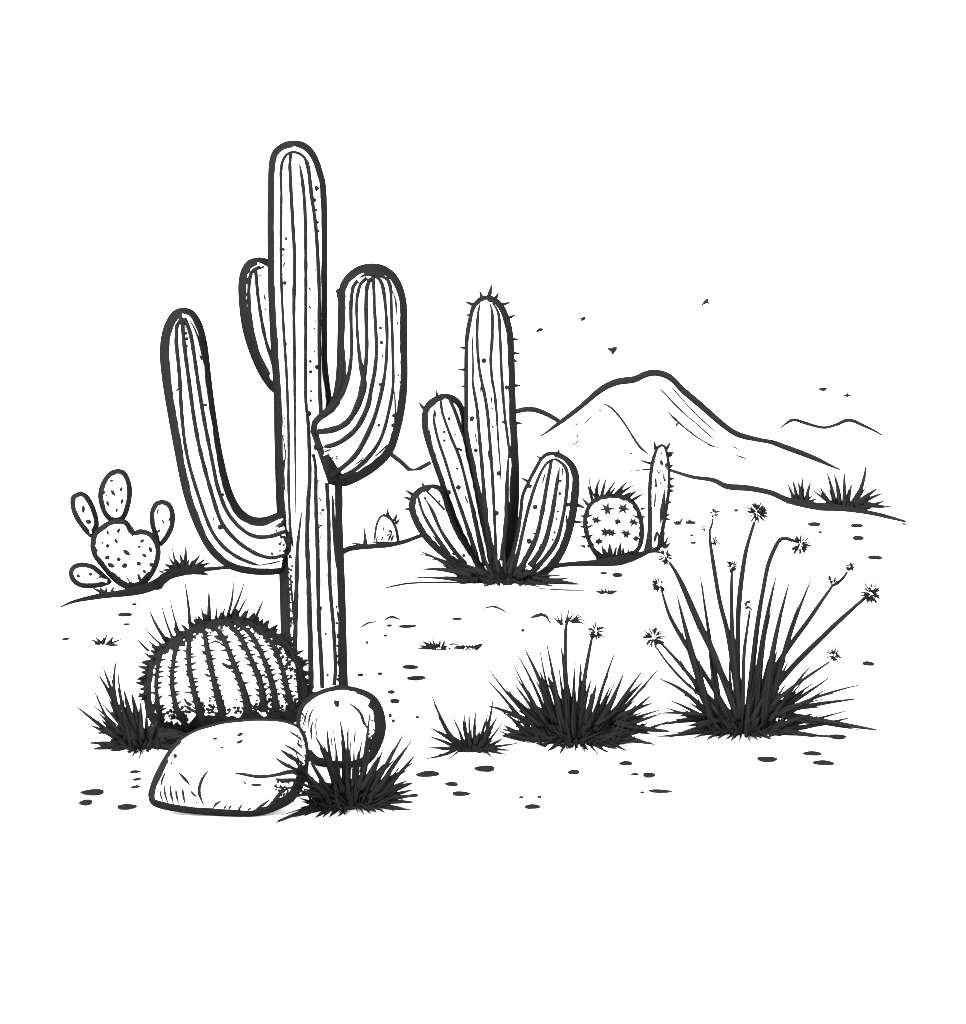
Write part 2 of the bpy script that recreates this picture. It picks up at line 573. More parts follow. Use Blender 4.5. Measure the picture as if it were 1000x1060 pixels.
a = MB(M_SKIN, M_INK)
AL = [(190, 318), (183, 319.5), (176, 325), (168.5, 340), (165, 362), (167, 390), (172, 422), (180, 466), (189, 510), (200, 542), (212, 566), (224, 580), (238, 589.5), (254, 594), (270, 595.5), (286, 595), (301, 593)]
AR = [(190, 318), (197, 319.5), (203, 324), (209.5, 335), (215, 356), (219, 390), (223, 422), (230, 466), (238, 500), (245, 518), (251, 527), (257, 532), (263, 534.8), (271, 535.3), (279, 533.5), (288, 530), (301, 529)]
a.limb(AL, AR, YS - 0.02, [8, 10, 9.5, 9, 9, 8.5, 8, 7.5, 7, 6.5], [7, 7, 6.5, 6.5, 6, 6.5, 8, 9, 9, 7], n=64)
for ln, wd, tp in (
        ([(189.5, 329), (183.5, 337), (182.6, 352), (183.5, 364), (186, 390), (188.5, 430), (193, 466), (201, 498), (216, 542), (228, 562), (242, 574), (256, 581), (270, 585.5)], 4, 'end'),
        ([(188.5, 330), (190.5, 355), (195, 390), (201, 434), (208, 470), (220, 514), (229, 540), (242, 557), (256, 568), (270, 575), (284, 577), (299, 572)], 3.8, None),
        ([(191, 330), (196, 342), (199, 356), (204, 390), (211, 434), (220, 480), (225, 504), (234, 528), (246, 544), (260, 554), (274, 556), (288, 553), (300, 547)], 4, None),
        ([(195, 329), (202, 342), (207, 358), (211, 378)], 2, 'both'), ([(199, 331), (205, 344), (208.5, 360)], 1.4, 'both'),
        ([(177, 332), (174.5, 350), (176, 385), (179, 410)], 2.2, 'both'),
        ([(272, 541), (282, 537), (292, 532)], 2, 'both'), ([(284, 546), (293, 541), (297, 536)], 3, 'both'), ([(266, 585), (278, 583.5), (292, 580), (299, 576)], 1.6, 'both')):
    a.stroke(ln, wd, tp)
for x, y, r in ((192.4, 345, 1.5), (193.4, 350.6, 1.6), (193, 358, 1.4), (212.6, 419.4, 1.5), (230.6, 512, 1.3), (228, 545.6, 2.7), (281.5, 573, 1.4), (291, 544, 2.4)):
    a.dot(x, y, r)
a.dash(183.6, 403.6, 5, 1.6, 30); a.dash(221, 537, 5, 1.4, 65); a.dash(207.5, 370, 8, 2, 110)
for _ in range(75):
    x = 300 - abs(R.gauss(0, 6.5))
    a.dot(x, R.uniform(537, 590), R.uniform(0.5, 1.6))
a.stroke([(297, 536), (300.5, 548), (298.5, 560), (300.5, 575), (299, 590)], 3.4, None)
a.build("arm", sag)

a = MB(M_SKIN, M_INK)
BL = [(268, 266), (261, 267.2), (255, 270.5), (249, 280), (246.4, 294), (247, 314), (250, 338), (256, 360), (264, 380), (273, 396), (283, 407), (297, 415)]
BR = [(268, 266), (275, 267), (281, 270), (287, 278), (291, 292), (292, 312), (294, 332), (297, 348), (300, 360), (304, 370), (309, 378), (316, 386)]
a.limb(BL, BR, YS + 0.16, [7, 8.5, 8.5, 8.5, 8.5, 8.5, 8, 8], [7, 7, 7, 7, 7], n=46)
for ln, wd, tp in (
        ([(270, 277), (263, 279.5), (258.8, 288), (258, 310), (261, 338), (268, 366), (279, 388)], 4, None),
        ([(264.5, 277.5), (266, 296), (267.5, 310), (271, 333), (275.5, 354), (283, 378)], 3.2, None),
        ([(275, 275), (268.5, 278.5)], 2.4, 'both')):
    a.stroke(ln, wd, tp)
a.dash(274, 308, 9, 1.5, 100); a.dot(269, 285, 0.8); a.dot(274.6, 320, 0.8); a.dash(255.5, 292, 9, 2, 80)
a.build("arm", sag)

a = MB(M_SKIN, M_INK)
RL = [(385, 272.3), (377, 273.2), (369, 276), (360, 282.5), (353.5, 291), (350.4, 301), (349.3, 330), (348.5, 365), (347, 392), (343.5, 411), (339, 420), (335, 424), (331, 427.5), (326.5, 431.5), (322.5, 437), (321, 446)]
RR = [(385, 272.3), (392, 273), (399, 275.2), (409, 282.4), (416, 293.6), (420.4, 308), (421.8, 323), (422.2, 365), (422, 400), (419, 426.4), (414, 448.8), (407.8, 467), (396.6, 481), (378.4, 494.3), (357, 503.8), (340, 501)]
a.limb(RL, RR, YS - 0.2, [8.5, 8.5, 7.8, 7.8, 7.8, 8, 10, 11, 9, 7, 7], [8.5, 8, 7.7, 7.7, 7.7, 7.7, 8, 8.5, 9, 10, 10], n=64)
for ln, wd, tp in (
        ([(371, 291), (366, 297), (364, 312), (363.7, 330), (364.4, 358), (363, 379), (359, 398), (352, 414), (345, 423), (335, 431)], [4, 4.5, 4, 4, 5, 6, 7], None),
        ([(350.5, 300), (355, 330), (355, 360), (354, 395), (349, 412)], [6, 3, 4, 7, 8], None),
        ([(380, 288), (373.5, 294), (370.2, 306), (369.3, 316), (370, 344), (373, 374), (376.3, 392), (374.2, 408.2), (367.2, 426.4), (357.4, 439), (343.4, 445.3), (327, 447.4)], [4, 3.2, 3, 3.2, 5, 7, 6.5, 6, 6], None),
        ([(384, 288), (380, 297), (379, 316), (379.5, 358), (378.4, 380), (376.6, 396)], 3.8, None),
        ([(386, 286), (387, 300), (387.5, 316), (389.6, 358), (388.2, 381.8), (384, 404), (380.5, 421), (370, 442), (356, 455), (342, 461.4), (326, 463)], [3.4, 3, 3, 3.4, 4, 4.4, 5, 4.6, 4.4], None),
        ([(389, 286), (395.2, 294), (398.7, 316), (400.5, 352), (398, 388), (391, 420.8), (382.6, 444.6), (370, 468.4), (356, 482.4), (342, 492.2)], [4, 3.4, 3.4, 3.4, 4, 4.5, 5, 5], None),
        ([(391, 285), (400, 289), (404, 299), (405, 323), (406.4, 365), (406.4, 400), (400.8, 432), (393.8, 454.4), (384, 469.8), (370, 483.8), (352, 495)], [4.5, 3.4, 3.2, 3.2, 3.4, 3.6, 4, 5, 6], None),
        ([(372, 288), (378, 284.8), (385, 284), (393, 285), (400, 289)], 5, 'both'),
        ([(406, 300), (409.5, 312), (410.2, 327)], 2.2, 'both'), ([(408, 403), (409, 424), (408, 440), (404, 452)], 2, 'both'),
        ([(402, 459), (393, 468), (386, 474)], 2.2, 'both'), ([(396, 470), (384, 481), (372, 488)], 2, 'both'), ([(366, 482), (374, 476), (377, 472)], 1.6, 'both'),
        ([(333, 469), (338, 467), (345, 464)], 1.6, 'both'), ([(337, 477), (344, 474), (352, 471.5)], 1.6, 'both'),
        ([(340, 487), (343, 485), (345, 481)], 1.6, 'both'), ([(346, 494), (360, 489), (374, 483)], 2.4, 'both')):
    a.stroke(ln, wd, tp)
for x, y, r in ((393.8, 339.6, 1.6), (394.8, 354.5, 1.7), (395.8, 368.5, 1), (393.4, 398, 1.5), (411, 334.8, 1.2), (392, 440, 1.5), (407.8, 430, 2), (407, 440, 2), (341.3, 473, 1), (347.6, 483.4, 1.5)):
    a.dot(x, y, r)
a.dash(411.8, 388, 4.5, 1.5, 130); a.dash(414, 396, 5, 1.5, 120); a.dash(410, 319, 6, 1.6, 80)
for _ in range(16):
    a.dot(R.uniform(339, 350), R.uniform(474, 489), R.uniform(0.4, 1.0))
a.build("arm", sag)

# ------------------------------------------------------------------ big barrel cactus
YB = 7.0
bar = thing("barrel_cactus", "large squat barrel cactus with thorny ribs and long wispy spines behind the boulders", "cactus", (P(233, 752, YB).x, YB, 0))
b = MB(M_SKIN, M_INK)
BO = [(148.5, 722), (148.5, 708), (151, 692), (158, 679), (172, 664), (193, 651.5), (214, 642.5), (238, 637.5), (259, 640), (277, 649), (293, 660), (307, 677), (315, 695), (318, 716), (317, 733), (308, 746), (285, 756), (240, 760), (190, 760), (165, 757), (152, 741)]


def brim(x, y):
    if y > 730: return (20 + 3 * math.sin(x * 0.2) + 2 * math.sin(x * .47 + 1)) if x > 195 else 12 + 3 * math.sin(x * .9)  # wide dark foot paints in the barrel's ground shadow
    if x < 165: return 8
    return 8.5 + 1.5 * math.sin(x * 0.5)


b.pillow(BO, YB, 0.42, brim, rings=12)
RIBS = [[(168, 678), (164.6, 689), (162.6, 707.6), (163.6, 724.4), (168, 745)],
        [(190, 660), (182.5, 674), (179.4, 690.8), (178.7, 709.7), (183.5, 732.8), (191, 748)],
        [(200, 654), (196, 665), (196, 688.7), (199.3, 707.6), (203.5, 724.4), (210, 745)],
        [(209, 646), (212, 658), (215, 674), (219.2, 695), (224.5, 716), (230.5, 738)],
        [(219, 645), (231, 661), (239.2, 680.3), (245.5, 697), (253.9, 720), (257, 738)],
        [(234, 643), (245, 655), (253, 668), (262.3, 688.7), (269.6, 707.6), (273.5, 735)],
        [(242, 643), (260, 658), (272.8, 682.4), (281.2, 707.6), (286, 732)],
        [(258, 645), (270, 655), (281.5, 668), (290.6, 688.7), (295.9, 709.7), (301, 732)],
        [(286, 657), (298, 672), (305, 687), (310.6, 705), (311.6, 730)]]
for rb in RIBS:
    b.stroke(rb, [4, 5.5, 5.2, 5.5, 6.5, 8], None)
    q = spline(rb, 7)
    for i in range(1, len(q)):
        for sg in (-1, 1):
            if R.random() < 0.85:
                x, y = q[i][0], q[i][1] + R.uniform(-2, 2)
                L = R.uniform(4.5, 8.5)
                b.stroke([(x, y), (x + sg * L * 0.5, y - L * 0.12), (x + sg * L, y - R.uniform(0.5, 3.5))], [R.uniform(2.6, 4), 2.2, 0.2], None, step=2)
for ln, wd in (([(217, 667), (223, 664), (231, 667)], 2.5), ([(205, 717), (198, 716.5), (189, 717)], 1.6), ([(210, 697), (219, 701)], 3), ([(229, 686), (238, 691), (247, 690)], 4.5), ([(221, 658), (231, 662), (236, 657)], 6),
               ([(262, 700), (271, 697)], 2), ([(248, 672), (254, 673), (262, 674)], 2.4), ([(268, 673), (274, 672)], 2), ([(196, 731), (190, 722)], 3), ([(281, 716), (277, 727)], 2)):
    b.stroke(ln, wd)
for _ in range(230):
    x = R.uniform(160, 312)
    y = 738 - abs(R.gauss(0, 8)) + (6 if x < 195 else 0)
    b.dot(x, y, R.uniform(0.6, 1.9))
for _ in range(110):
    u = R.uniform(0, 1)
    q = at_fraction(BO[4:13], u)
    b.dot(q[0] + R.uniform(-3, 3) + (233 - q[0]) * 0.11, q[1] + R.uniform(-2, 4) + 9, R.uniform(0.6, 2.0))
q = spline(BO[:15], 5)
for i in range(len(q)):                        # short thorns all round the rim
    x, y = q[i]
    dx, dy = x - 233, y - 705
    L = math.hypot(dx, dy)
    ang = math.atan2(dy, dx) + R.uniform(-0.6, 0.3)
    ln = R.uniform(4, 10)
    b.spike((x - dx / L * 5, y - dy / L * 5), (x + math.cos(ang) * ln, y + math.sin(ang) * ln), R.uniform(4, 6.5), 1, YB + R.uniform(-0.08, 0.08))
b.build("body", bar)
for bs, tp, wd, bow in (((197, 653), (190.5, 598), 3.2, -0.02), ((216.5, 642), (216.2, 609), 4.2, 0.0), ((235, 639), (241, 595), 2.6, -0.06), ((239, 638), (254.4, 597), 2.4, -0.03), ((245, 638), (257.5, 615), 2, 0), ((264, 642), (274, 619), 2.8, 0.02),
                        ((173, 664), (153.5, 627.5), 3.6, 0.05), ((154, 674), (140.5, 659), 2.4, 0.03), ((164, 672), (153, 662), 2.6, 0.03), ((182, 655), (181, 638), 2.4, 0), ((212, 643), (208, 628), 3, 0), ((160, 683), (147.5, 674.5), 3, 0),
                        ((178, 659), (166, 620), 1.8, 0.03), ((186, 656), (175, 613.5), 1.7, 0.03), ((224, 641), (224, 626), 1.6, 0), ((253, 640), (258, 629), 3, 0), ((168, 668), (147, 645), 1.6, 0.05), ((229, 640), (233.5, 628), 2.4, 0),
                        ((206, 646), (201.5, 637), 2.6, 0), ((275, 650), (279, 640.5), 3.4, 0), ((152, 700), (142, 702.5), 4, 0), ((150, 722), (143, 717), 4, 0)):
    s = MB(M_INK)
    s.spike(bs, tp, wd, 0, YB + R.uniform(-0.1, 0.1), 0, bow)
    s.build("spine", bar)


# ------------------------------------------------------------------ boulders
def boulder(label, outline, Y, D, wf, lines, dots, front=None):
    m = MB(M_STONE, M_INK)
    m.pillow(outline, Y, D, wf, rings=10, power=2.3, front=front)
    for ln, wd in lines:
        m.stroke(ln, wd)
    for d in dots:
        m.dash(*d)
    cx = sum(p[0] for p in outline) / len(outline)
    return tag(m.build("boulder", loc=(P(cx, 0, Y).x, Y, 0)), label, "boulder", "boulders at the foot of the saguaro")


BIG = [(153, 822), (156, 811), (162, 797), (171, 781), (180, 769.5), (194, 759), (210, 752), (236, 746), (266, 743.5), (292, 745), (309, 751), (317, 761), (320, 778), (319, 798), (313, 817), (302, 831), (284, 840), (266, 845), (248, 846), (210, 843.5), (180, 840), (163, 836.5), (155, 831)]


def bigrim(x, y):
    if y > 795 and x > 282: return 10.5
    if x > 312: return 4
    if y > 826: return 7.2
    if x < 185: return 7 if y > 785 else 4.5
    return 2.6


boulder("broad low white boulder, the larger of the two, in front of the barrel cactus", BIG, 5.31, 0.26, bigrim,
        [([(240, 800), (252, 801.5), (268, 804), (284, 802.5), (300, 799), (314, 799)], [1.5, 3, 3, 3, 4, 6]),
         ([(216, 797), (209, 807), (206, 818), (208, 827), (212, 835)], 2.8), ([(184, 799), (191, 806), (197, 813)], 3), ([(197, 818), (201, 823), (205, 826)], 2.6),
         ([(172, 798), (168, 807), (167, 814)], 2.6), ([(170, 812), (171, 822), (174, 832)], 2.2), ([(176, 810), (177, 822), (180, 833)], 2.4), ([(182, 815), (183, 825), (186, 834)], 2.2), ([(189, 815), (190, 825), (192, 834)], 2.2),
         ([(165, 815), (167, 825), (169, 830)], 2), ([(220, 837), (224, 832), (229, 829)], 2.6), ([(231, 838), (235, 833)], 2.2), ([(236, 839), (240, 832)], 2), ([(246, 840), (249, 835), (252, 832)], 2.2), ([(255, 840), (261, 835)], 2),
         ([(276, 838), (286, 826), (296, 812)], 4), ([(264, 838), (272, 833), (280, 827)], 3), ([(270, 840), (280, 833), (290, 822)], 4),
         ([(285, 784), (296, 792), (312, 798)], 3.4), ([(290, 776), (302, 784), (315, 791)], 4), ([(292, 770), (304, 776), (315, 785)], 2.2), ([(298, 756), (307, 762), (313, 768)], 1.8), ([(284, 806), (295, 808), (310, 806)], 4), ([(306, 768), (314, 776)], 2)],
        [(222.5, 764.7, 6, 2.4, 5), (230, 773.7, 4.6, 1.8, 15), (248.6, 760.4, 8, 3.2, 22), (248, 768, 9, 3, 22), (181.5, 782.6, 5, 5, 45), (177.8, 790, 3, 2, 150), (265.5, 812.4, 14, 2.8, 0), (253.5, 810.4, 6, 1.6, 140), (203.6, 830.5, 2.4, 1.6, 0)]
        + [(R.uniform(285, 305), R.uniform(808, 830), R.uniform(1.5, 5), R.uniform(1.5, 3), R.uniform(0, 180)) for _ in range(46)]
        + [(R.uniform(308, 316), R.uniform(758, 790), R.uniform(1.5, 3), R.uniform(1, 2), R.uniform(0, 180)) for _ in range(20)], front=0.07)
SEC = [(306.5, 746), (309, 734), (315, 725), (324, 718), (338, 712), (356, 709.5), (374, 713), (388, 720), (396, 732), (399.5, 746), (399, 760), (394, 774), (387, 786), (376, 794), (360, 797), (340, 796), (323, 790), (312, 776), (307, 760)]


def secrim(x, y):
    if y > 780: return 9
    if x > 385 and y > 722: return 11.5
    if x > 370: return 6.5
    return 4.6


boulder("smaller upright white boulder at the foot of the saguaro, dark along its right side", SEC, GY(793), 0.22, secrim,
        [([(359, 727), (367, 732), (373.5, 739), (376.5, 748), (383, 757)], 2.8), ([(327.5, 730), (321, 741), (319.5, 757)], 2.2), ([(326, 744), (322.5, 752), (323, 768)], 2.4), ([(312, 735), (316, 744)], 2), ([(320, 733), (316, 743), (313.5, 752)], 2),
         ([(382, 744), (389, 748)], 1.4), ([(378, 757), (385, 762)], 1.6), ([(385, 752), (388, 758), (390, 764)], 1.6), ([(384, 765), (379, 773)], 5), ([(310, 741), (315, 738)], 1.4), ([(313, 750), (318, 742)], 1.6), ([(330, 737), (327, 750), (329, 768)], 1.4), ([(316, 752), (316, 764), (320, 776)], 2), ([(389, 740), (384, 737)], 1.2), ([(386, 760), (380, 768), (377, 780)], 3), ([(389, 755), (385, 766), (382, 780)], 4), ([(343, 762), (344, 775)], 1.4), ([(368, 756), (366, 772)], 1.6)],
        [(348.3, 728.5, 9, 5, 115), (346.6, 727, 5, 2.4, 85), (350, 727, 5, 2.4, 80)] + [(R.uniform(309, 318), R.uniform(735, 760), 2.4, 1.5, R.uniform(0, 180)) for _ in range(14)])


# ------------------------------------------------------------------ leafy tufts
def tuft_mesh(base, tips, w, dome=None, pull=None, Yb=None, spread=0.25, fill=60, fill_len=0.6, m=None, bow=0.04, seed=0, vary=0.35, sec=2):
    """blades from around base to traced tips; low tips lie out on the ground; filler blades go round the far side too"""
    rr = random.Random(seed)
    b = MB(m or M_LEAF)
    bx, by = base
    Yb = Yb or GY(by)
    k = Yb / F
    dw, dh = dome or (10, 4)
    b.Y0 = Yb
    lens = []
    for tp in tips:
        tx, ty = tp[0], tp[1]
        ww = w * (tp[2] if len(tp) > 2 else 1.0) * rr.uniform(1 - vary, 1 + vary * 0.6)
        bw = tp[3] if len(tp) > 3 else rr.uniform(-bow, bow)
        dx = tx - bx
        sx = bx + max(-dw * 0.75, min(dw * 0.75, dx * 0.4)) + rr.uniform(-2, 2)
        sy = by - abs(rr.uniform(0, dh * 0.6))
        if ty > by + 1:                        # a blade lying forward on the ground
            yt = GY(ty, 0.015)
            tip = P(tx, ty, yt)
            a = P(sx, by - 3, Yb)
        else:
            L = math.hypot(dx, ty - by) * k
            dd = rr.uniform(-spread, spread) * L
            yt = max(1.0, min(Yb + dd, GY(ty, 0.02) - 0.01 if ty > HZ + 1 else 1e9))
            if pull and tx < pull[0]:           # these lean out in front of the stone
                yt = min(yt, pull[1])
            tip = P(tx, ty, yt)
            a = P(sx, sy, Yb + rr.uniform(-0.2, 0.2) * dw * k)
            lens.append((tip - a).length)
        a.z = max(a.z, 0.02)
        b.blade(a, tip, (ww * 0.92 + 0.8) * k, 0, bw, 0.35)
        for j in range(sec):                   # neighbours of each traced blade: short ones, and a hair-thin long one
            e = a + (tip - a) * (rr.uniform(0.4, 0.72) if j else rr.uniform(0.7, 1.0))
            L = (e - a).length
            e += Vector((rr.uniform(-1, 1), rr.uniform(-1, 1), rr.uniform(-1, 1))) * (0.07 * L)
            e.z = max(e.z, 0.015)
            b.blade(a + Vector((rr.uniform(-3, 3) * k, rr.uniform(-.02, .02), 0)), e, (ww * (rr.uniform(0.45, 0.75) if j else 0.25) + 0.7) * k, 0, bw + rr.uniform(-.02, .02), 0.35)
    ml = sum(lens) / max(1, len(lens))
    c = P(bx, by, Yb)
    for _ in range(fill):
        th = rr.uniform(0, 2 * math.pi)
        el = math.radians(rr.choice([rr.uniform(6, 30), rr.uniform(25, 75)]))
        L = ml * fill_len * rr.uniform(0.45, 1.0)
        a = c + Vector((math.cos(th) * dw * k * rr.uniform(0, 0.9), math.sin(th) * dw * k * rr.uniform(0, 0.6), 0.01))
        d = Vector((math.cos(th) * math.cos(el), math.sin(th) * math.cos(el), math.sin(el)))
        if d.y < 0: d.y *= 0.6
        b.blade(a, a + d * L, w * k * rr.uniform(0.45, 0.8), 0, rr.uniform(-bow, bow), 0.35)
    if dome:
        b.dome((c.x, c.y + dw * k * 0.16, -0.01), dw * k * 0.86, dw * k * 0.2, dh * k * 0.72, 0)
    return b


def tuft(name, label, cat, base, tips, w, group=None, **kw):
    b = tuft_mesh(base, tips, w, **kw)
    Yb = kw.get('Yb') or GY(base[1])
    return tag(b.build(name, loc=(P(base[0], 0, Yb).x, Yb, 0)), label, cat, group)


GR = "dark grass tufts growing on the sand"
tuft("grass_tuft", "dense dark tuft of broad pointed grass pressed against the large barrel cactus's left side", "grass tuft", (150, 774),
     [(76, 728.8), (90.4, 739.5), (92, 750), (99, 759), (89, 769.3, 1.1), (94.4, 775.7, 1.3), (113, 777.6), (136, 784), (143.2, 786.7), (96, 710.4, .7), (100, 695.2), (105.6, 688), (121.6, 678.4, 1.5, .1), (121.6, 686.4, .9, .04), (120.8, 706.4, .8), (91.2, 726.4, .6), (103.2, 726.4, .8),
      (112, 722), (128, 712, 1.4), (136, 716, 1.4), (146, 724, 1.3), (100, 736, 1.2), (108, 748, 1.3), (118, 768, 1.4), (132, 772, 1.4), (152, 735), (158, 745), (114, 735, 1.4), (108, 772, 1.2), (124, 726, 1.5), (104, 744, 1.2), (118, 742, 1.5), (165, 755, 1.6), (176, 756, 1.6), (188, 758, 1.6), (200, 757, 1.5), (190, 768, 2), (200, 763, 2), (180, 764, 2), (206, 758, 1.6), (170, 752, 1.4), (182, 758, 1.4), (192, 762, 1.3), (164, 746, 1.3), (205, 764, 1.2), (185, 776, 1.4), (196, 772, 1.3), (120, 755, 1.6), (128, 740, 1.6), (135, 745, 1.6), (128, 730, 1.5), (140, 735, 1.5)], 7.0, GR, dome=(46, 30), fill=60, fill_len=0.5, seed=3, Yb=6.6)
FT = [(318, 842, 1.1), (340, 846, 1.2), (348, 846.5, 1.1), (378, 845, 1.1), (385, 843.5, 1.1), (400, 842, 1.2), (410, 840, 1.2), (418, 836, 1), (420, 828, 1), (300, 846, 1), (345, 800, 1.4), (360, 795, 1.4), (375, 797, 1.4), (390, 803, 1.4), (328, 808, 1.4), (419.4, 756.7), (429.3, 760.3, .6), (421.2, 772.9, .7), (414, 782.8), (432, 779.2), (430.2, 787.3, .7), (424.8, 795.4, .7), (424.8, 807), (429.3, 809.8, 1.5), (430.2, 817), (435.6, 824.2, 1.2), (431, 830.5), (429.3, 838.6, 1.2), (390.6, 841.3, 1.1), (370.8, 843, .9), (356.4, 845, 1.4),
      (333, 847.6, 1.2), (325, 847, 1.2), (312.3, 846), (281, 853.6, 1.1), (284, 850.5, .9), (292, 806), (296, 797), (297, 788), (300, 778), (303, 770, .7), (338.4, 749.5, 1.1, .03), (343.4, 746, .6), (351, 740.5, 1.1), (361, 746.8), (363.6, 762, .7), (383.8, 730.6, 1.3), (324, 759, 1.1, -.03), (397.8, 772), (330, 772, 1.1),
      (310, 812, 1.3), (304, 818, 1.3), (300, 826, 1.3), (398, 790, 1.4), (405, 800, 1.4), (408, 812, 1.4), (404, 826, 1.4), (340, 780, 1.2), (356, 778, 1.2), (371, 776, 1.2), (384, 778, 1.4), (393, 782, 1.2), (316, 796, 1.2), (320, 785, 1.2), (376, 762, .8), (366, 770, 1), (333, 767, .8), (310, 836, 1.3), (404, 836, 1.2), (416, 790, .9), (410, 785, .9), (382, 768, 1)]
tuft("grass_tuft", "spiky dark grass tuft in front of the smaller boulder, the one nearest the front", "grass tuft", (362, 834), FT, 6.2, GR, dome=(44, 34), fill=90, fill_len=0.6, sec=2, seed=5, Yb=GY(836), spread=0.10, pull=(327, 5.12))
tuft("grass_tuft", "small sparse dark grass tuft left of the two flowering yuccas", "grass tuft", (488, 779),
     [(445, 713.4, 1.1), (451.5, 740.7), (443.7, 752.4), (442.4, 762, 1.3), (439.8, 774, 1.1), (437.8, 785.6), (461.9, 787.5, .7), (465.8, 737.5, .7), (479, 740.7, 1.1), (479.4, 733, .7), (486, 734, .5), (493, 734, .9), (510.6, 721.2, 1.2), (507, 735, .5), (516, 740.7, 1.2), (523, 744.6, .9), (521.7, 764, 1.1), (539.9, 768.7),
      (530, 777, 1.1), (525.6, 781.4, 1.1), (510, 785.6, .8), (512, 764.8, .6), (466, 760, 1.3), (470, 770, 1.4), (505, 760, 1.2), (475, 757, 1.2), (497, 757, 1.3), (484, 757, 1.2), (505, 772, 1.3)], 4.6, GR, dome=(17, 15), fill=14, fill_len=0.45, seed=8, spread=0.2)
tuft("grass_tuft", "dark grass clump with swept blades on the crest of the far right dune", "grass tuft", (873, 527),
     [(855.5, 487), (863, 489), (873.8, 486), (897, 477.5, 1.2, -.05), (896.8, 491.8), (897.5, 502), (909.5, 505, 1.2), (915.8, 510, 1.1), (917, 517.7), (920, 526.0, .7), (929.3, 525.5, .8), (848, 503), (845, 505, .8), (839.8, 506, .8),
      (882, 500), (868, 502), (890, 508), (858, 506), (878, 505), (900, 515), (905, 521), (850, 513), (860, 515), (888, 515)], 5.4, GR, dome=(34, 13), fill=16, fill_len=0.35, seed=9, Yb=44, spread=0.1, sec=0)
tuft("grass_tuft", "short dark grass tuft at the left end of the far dune's grassy crest", "grass tuft", (829, 522),
     [(815, 500), (819.8, 495), (826, 498), (830.5, 492.5), (839.8, 498, .9, .05), (823, 505), (833, 505), (838, 508), (818, 508), (842, 512), (846, 516)], 4.8, GR, dome=(17, 8), fill=8, fill_len=0.35, seed=10, Yb=51, spread=0.1, sec=0)
tuft("grass_tuft", "low dark grass fringe between the prickly pear and the saguaro", "grass tuft", (190, 593),
     [(173.8, 576.2), (177.8, 564.5, 1.1), (186, 572.6, 1.5), (192.2, 563.6, 1.1), (201, 576, .5), (207.5, 573.5), (213, 578), (218.3, 582.5), (181, 578), (196, 578), (170, 584, 1.2), (205, 583), (198.5, 576, .4), (166, 590), (224, 588)], 4.8, GR, dome=(27, 9), fill=16, fill_len=0.5, seed=11, Yb=17.2, spread=0.15)
tuft("grass_tuft", "black spreading grass at the foot of the many-stemmed column cactus", "grass tuft", (522, 604),
     [(433.7, 589.5, 1.4, -.05), (426.8, 598, 1.2, -.03), (429, 573, 1.2, -.08), (430, 569, 1, -.06), (602.7, 605.2, 1.3), (591, 598, 1), (587.8, 594.6, .8), (478, 583, 1.2), (488, 578), (500, 572), (512, 570), (522, 568), (535, 572), (548, 580), (560, 588, 1.2), (570, 592, 1.2),
      (470, 592, 1.6), (455, 597, 1.4), (580, 603.5, 1.4), (470, 588, 1.6), (556, 584), (530, 577), (516, 578), (505, 578), (529, 583, 1.6), (538, 585, 1.7), (546, 586, 1.8), (554, 589, 1.8), (563, 593, 1.7), (492, 585, 1.6), (484, 589, 1.6), (470, 600, 1.3), (500, 607, 1.2), (540, 608, 1.4), (560, 607, 1.3), (575, 606.5, 1.2)], 5.0, GR, dome=(56, 20), fill=70, fill_len=0.3, seed=12, Yb=16.0, spread=0.05, sec=1)
tuft("grass_tuft", "tiny grass sprig on the ground left of the large barrel cactus", "grass tuft", (106, 669),
     [(93, 662.5, 1.1, -.12), (98, 660, 1.1, -.1), (112, 654.5), (118, 658, 1.3), (128, 660.8), (125, 667.5, .9), (97, 667, .8), (108, 658), (103, 664)], 3.0, GR, fill=4, fill_len=0.4, seed=13)
tuft("grass_tuft", "low fringe of short grass on open sand between saguaro and yuccas", "grass tuft", (456, 673),
     [(428, 670.6, 1.2), (436, 663.5, 1.3), (443, 662), (447, 660.5, 1.2), (456, 661, 1.2), (460.5, 662, 1.1), (452, 664), (440, 667, 1.2), (464, 668), (433, 668)], 3.6, GR, dome=(13, 3), fill=8, fill_len=0.4, seed=14, spread=0.1)
tuft("grass_tuft", "short grass with one long leaning blade on open sand right of the low fringe", "grass tuft", (484, 673),
     [(500, 666, 1.6), (478, 667), (482, 667.5), (486, 667), (490, 667.5, 1.2), (471, 668.5, 1.3), (467, 671), (496, 669)], 3.6, GR, dome=(9, 2.5), fill=5, fill_len=0.4, seed=15, spread=0.1)
tuft("grass_tuft", "tiny spread grass sprig on the sand below the round star-marked cactus", "grass tuft", (628, 615.5),
     [(616, 611.5, 1.2), (622, 609, 1), (626, 608), (634, 610.5, 1), (640.5, 611.5, 1.3), (630, 610), (620, 613), (636, 614)], 3.4, GR, dome=(6, 2), fill=4, fill_len=0.4, seed=16)
tuft("grass_tuft", "tiny dark grass clump right of the slender column cactus, left one of the pair", "grass tuft", (702, 543.5),
     [(696.5, 540, 1.3), (700, 538.6, 1.3), (703, 538.5, 1.2), (707.5, 534.5, .7), (705, 541), (699, 542)], 3.0, GR, dome=(4, 2.5), fill=4, fill_len=0.3, seed=17)
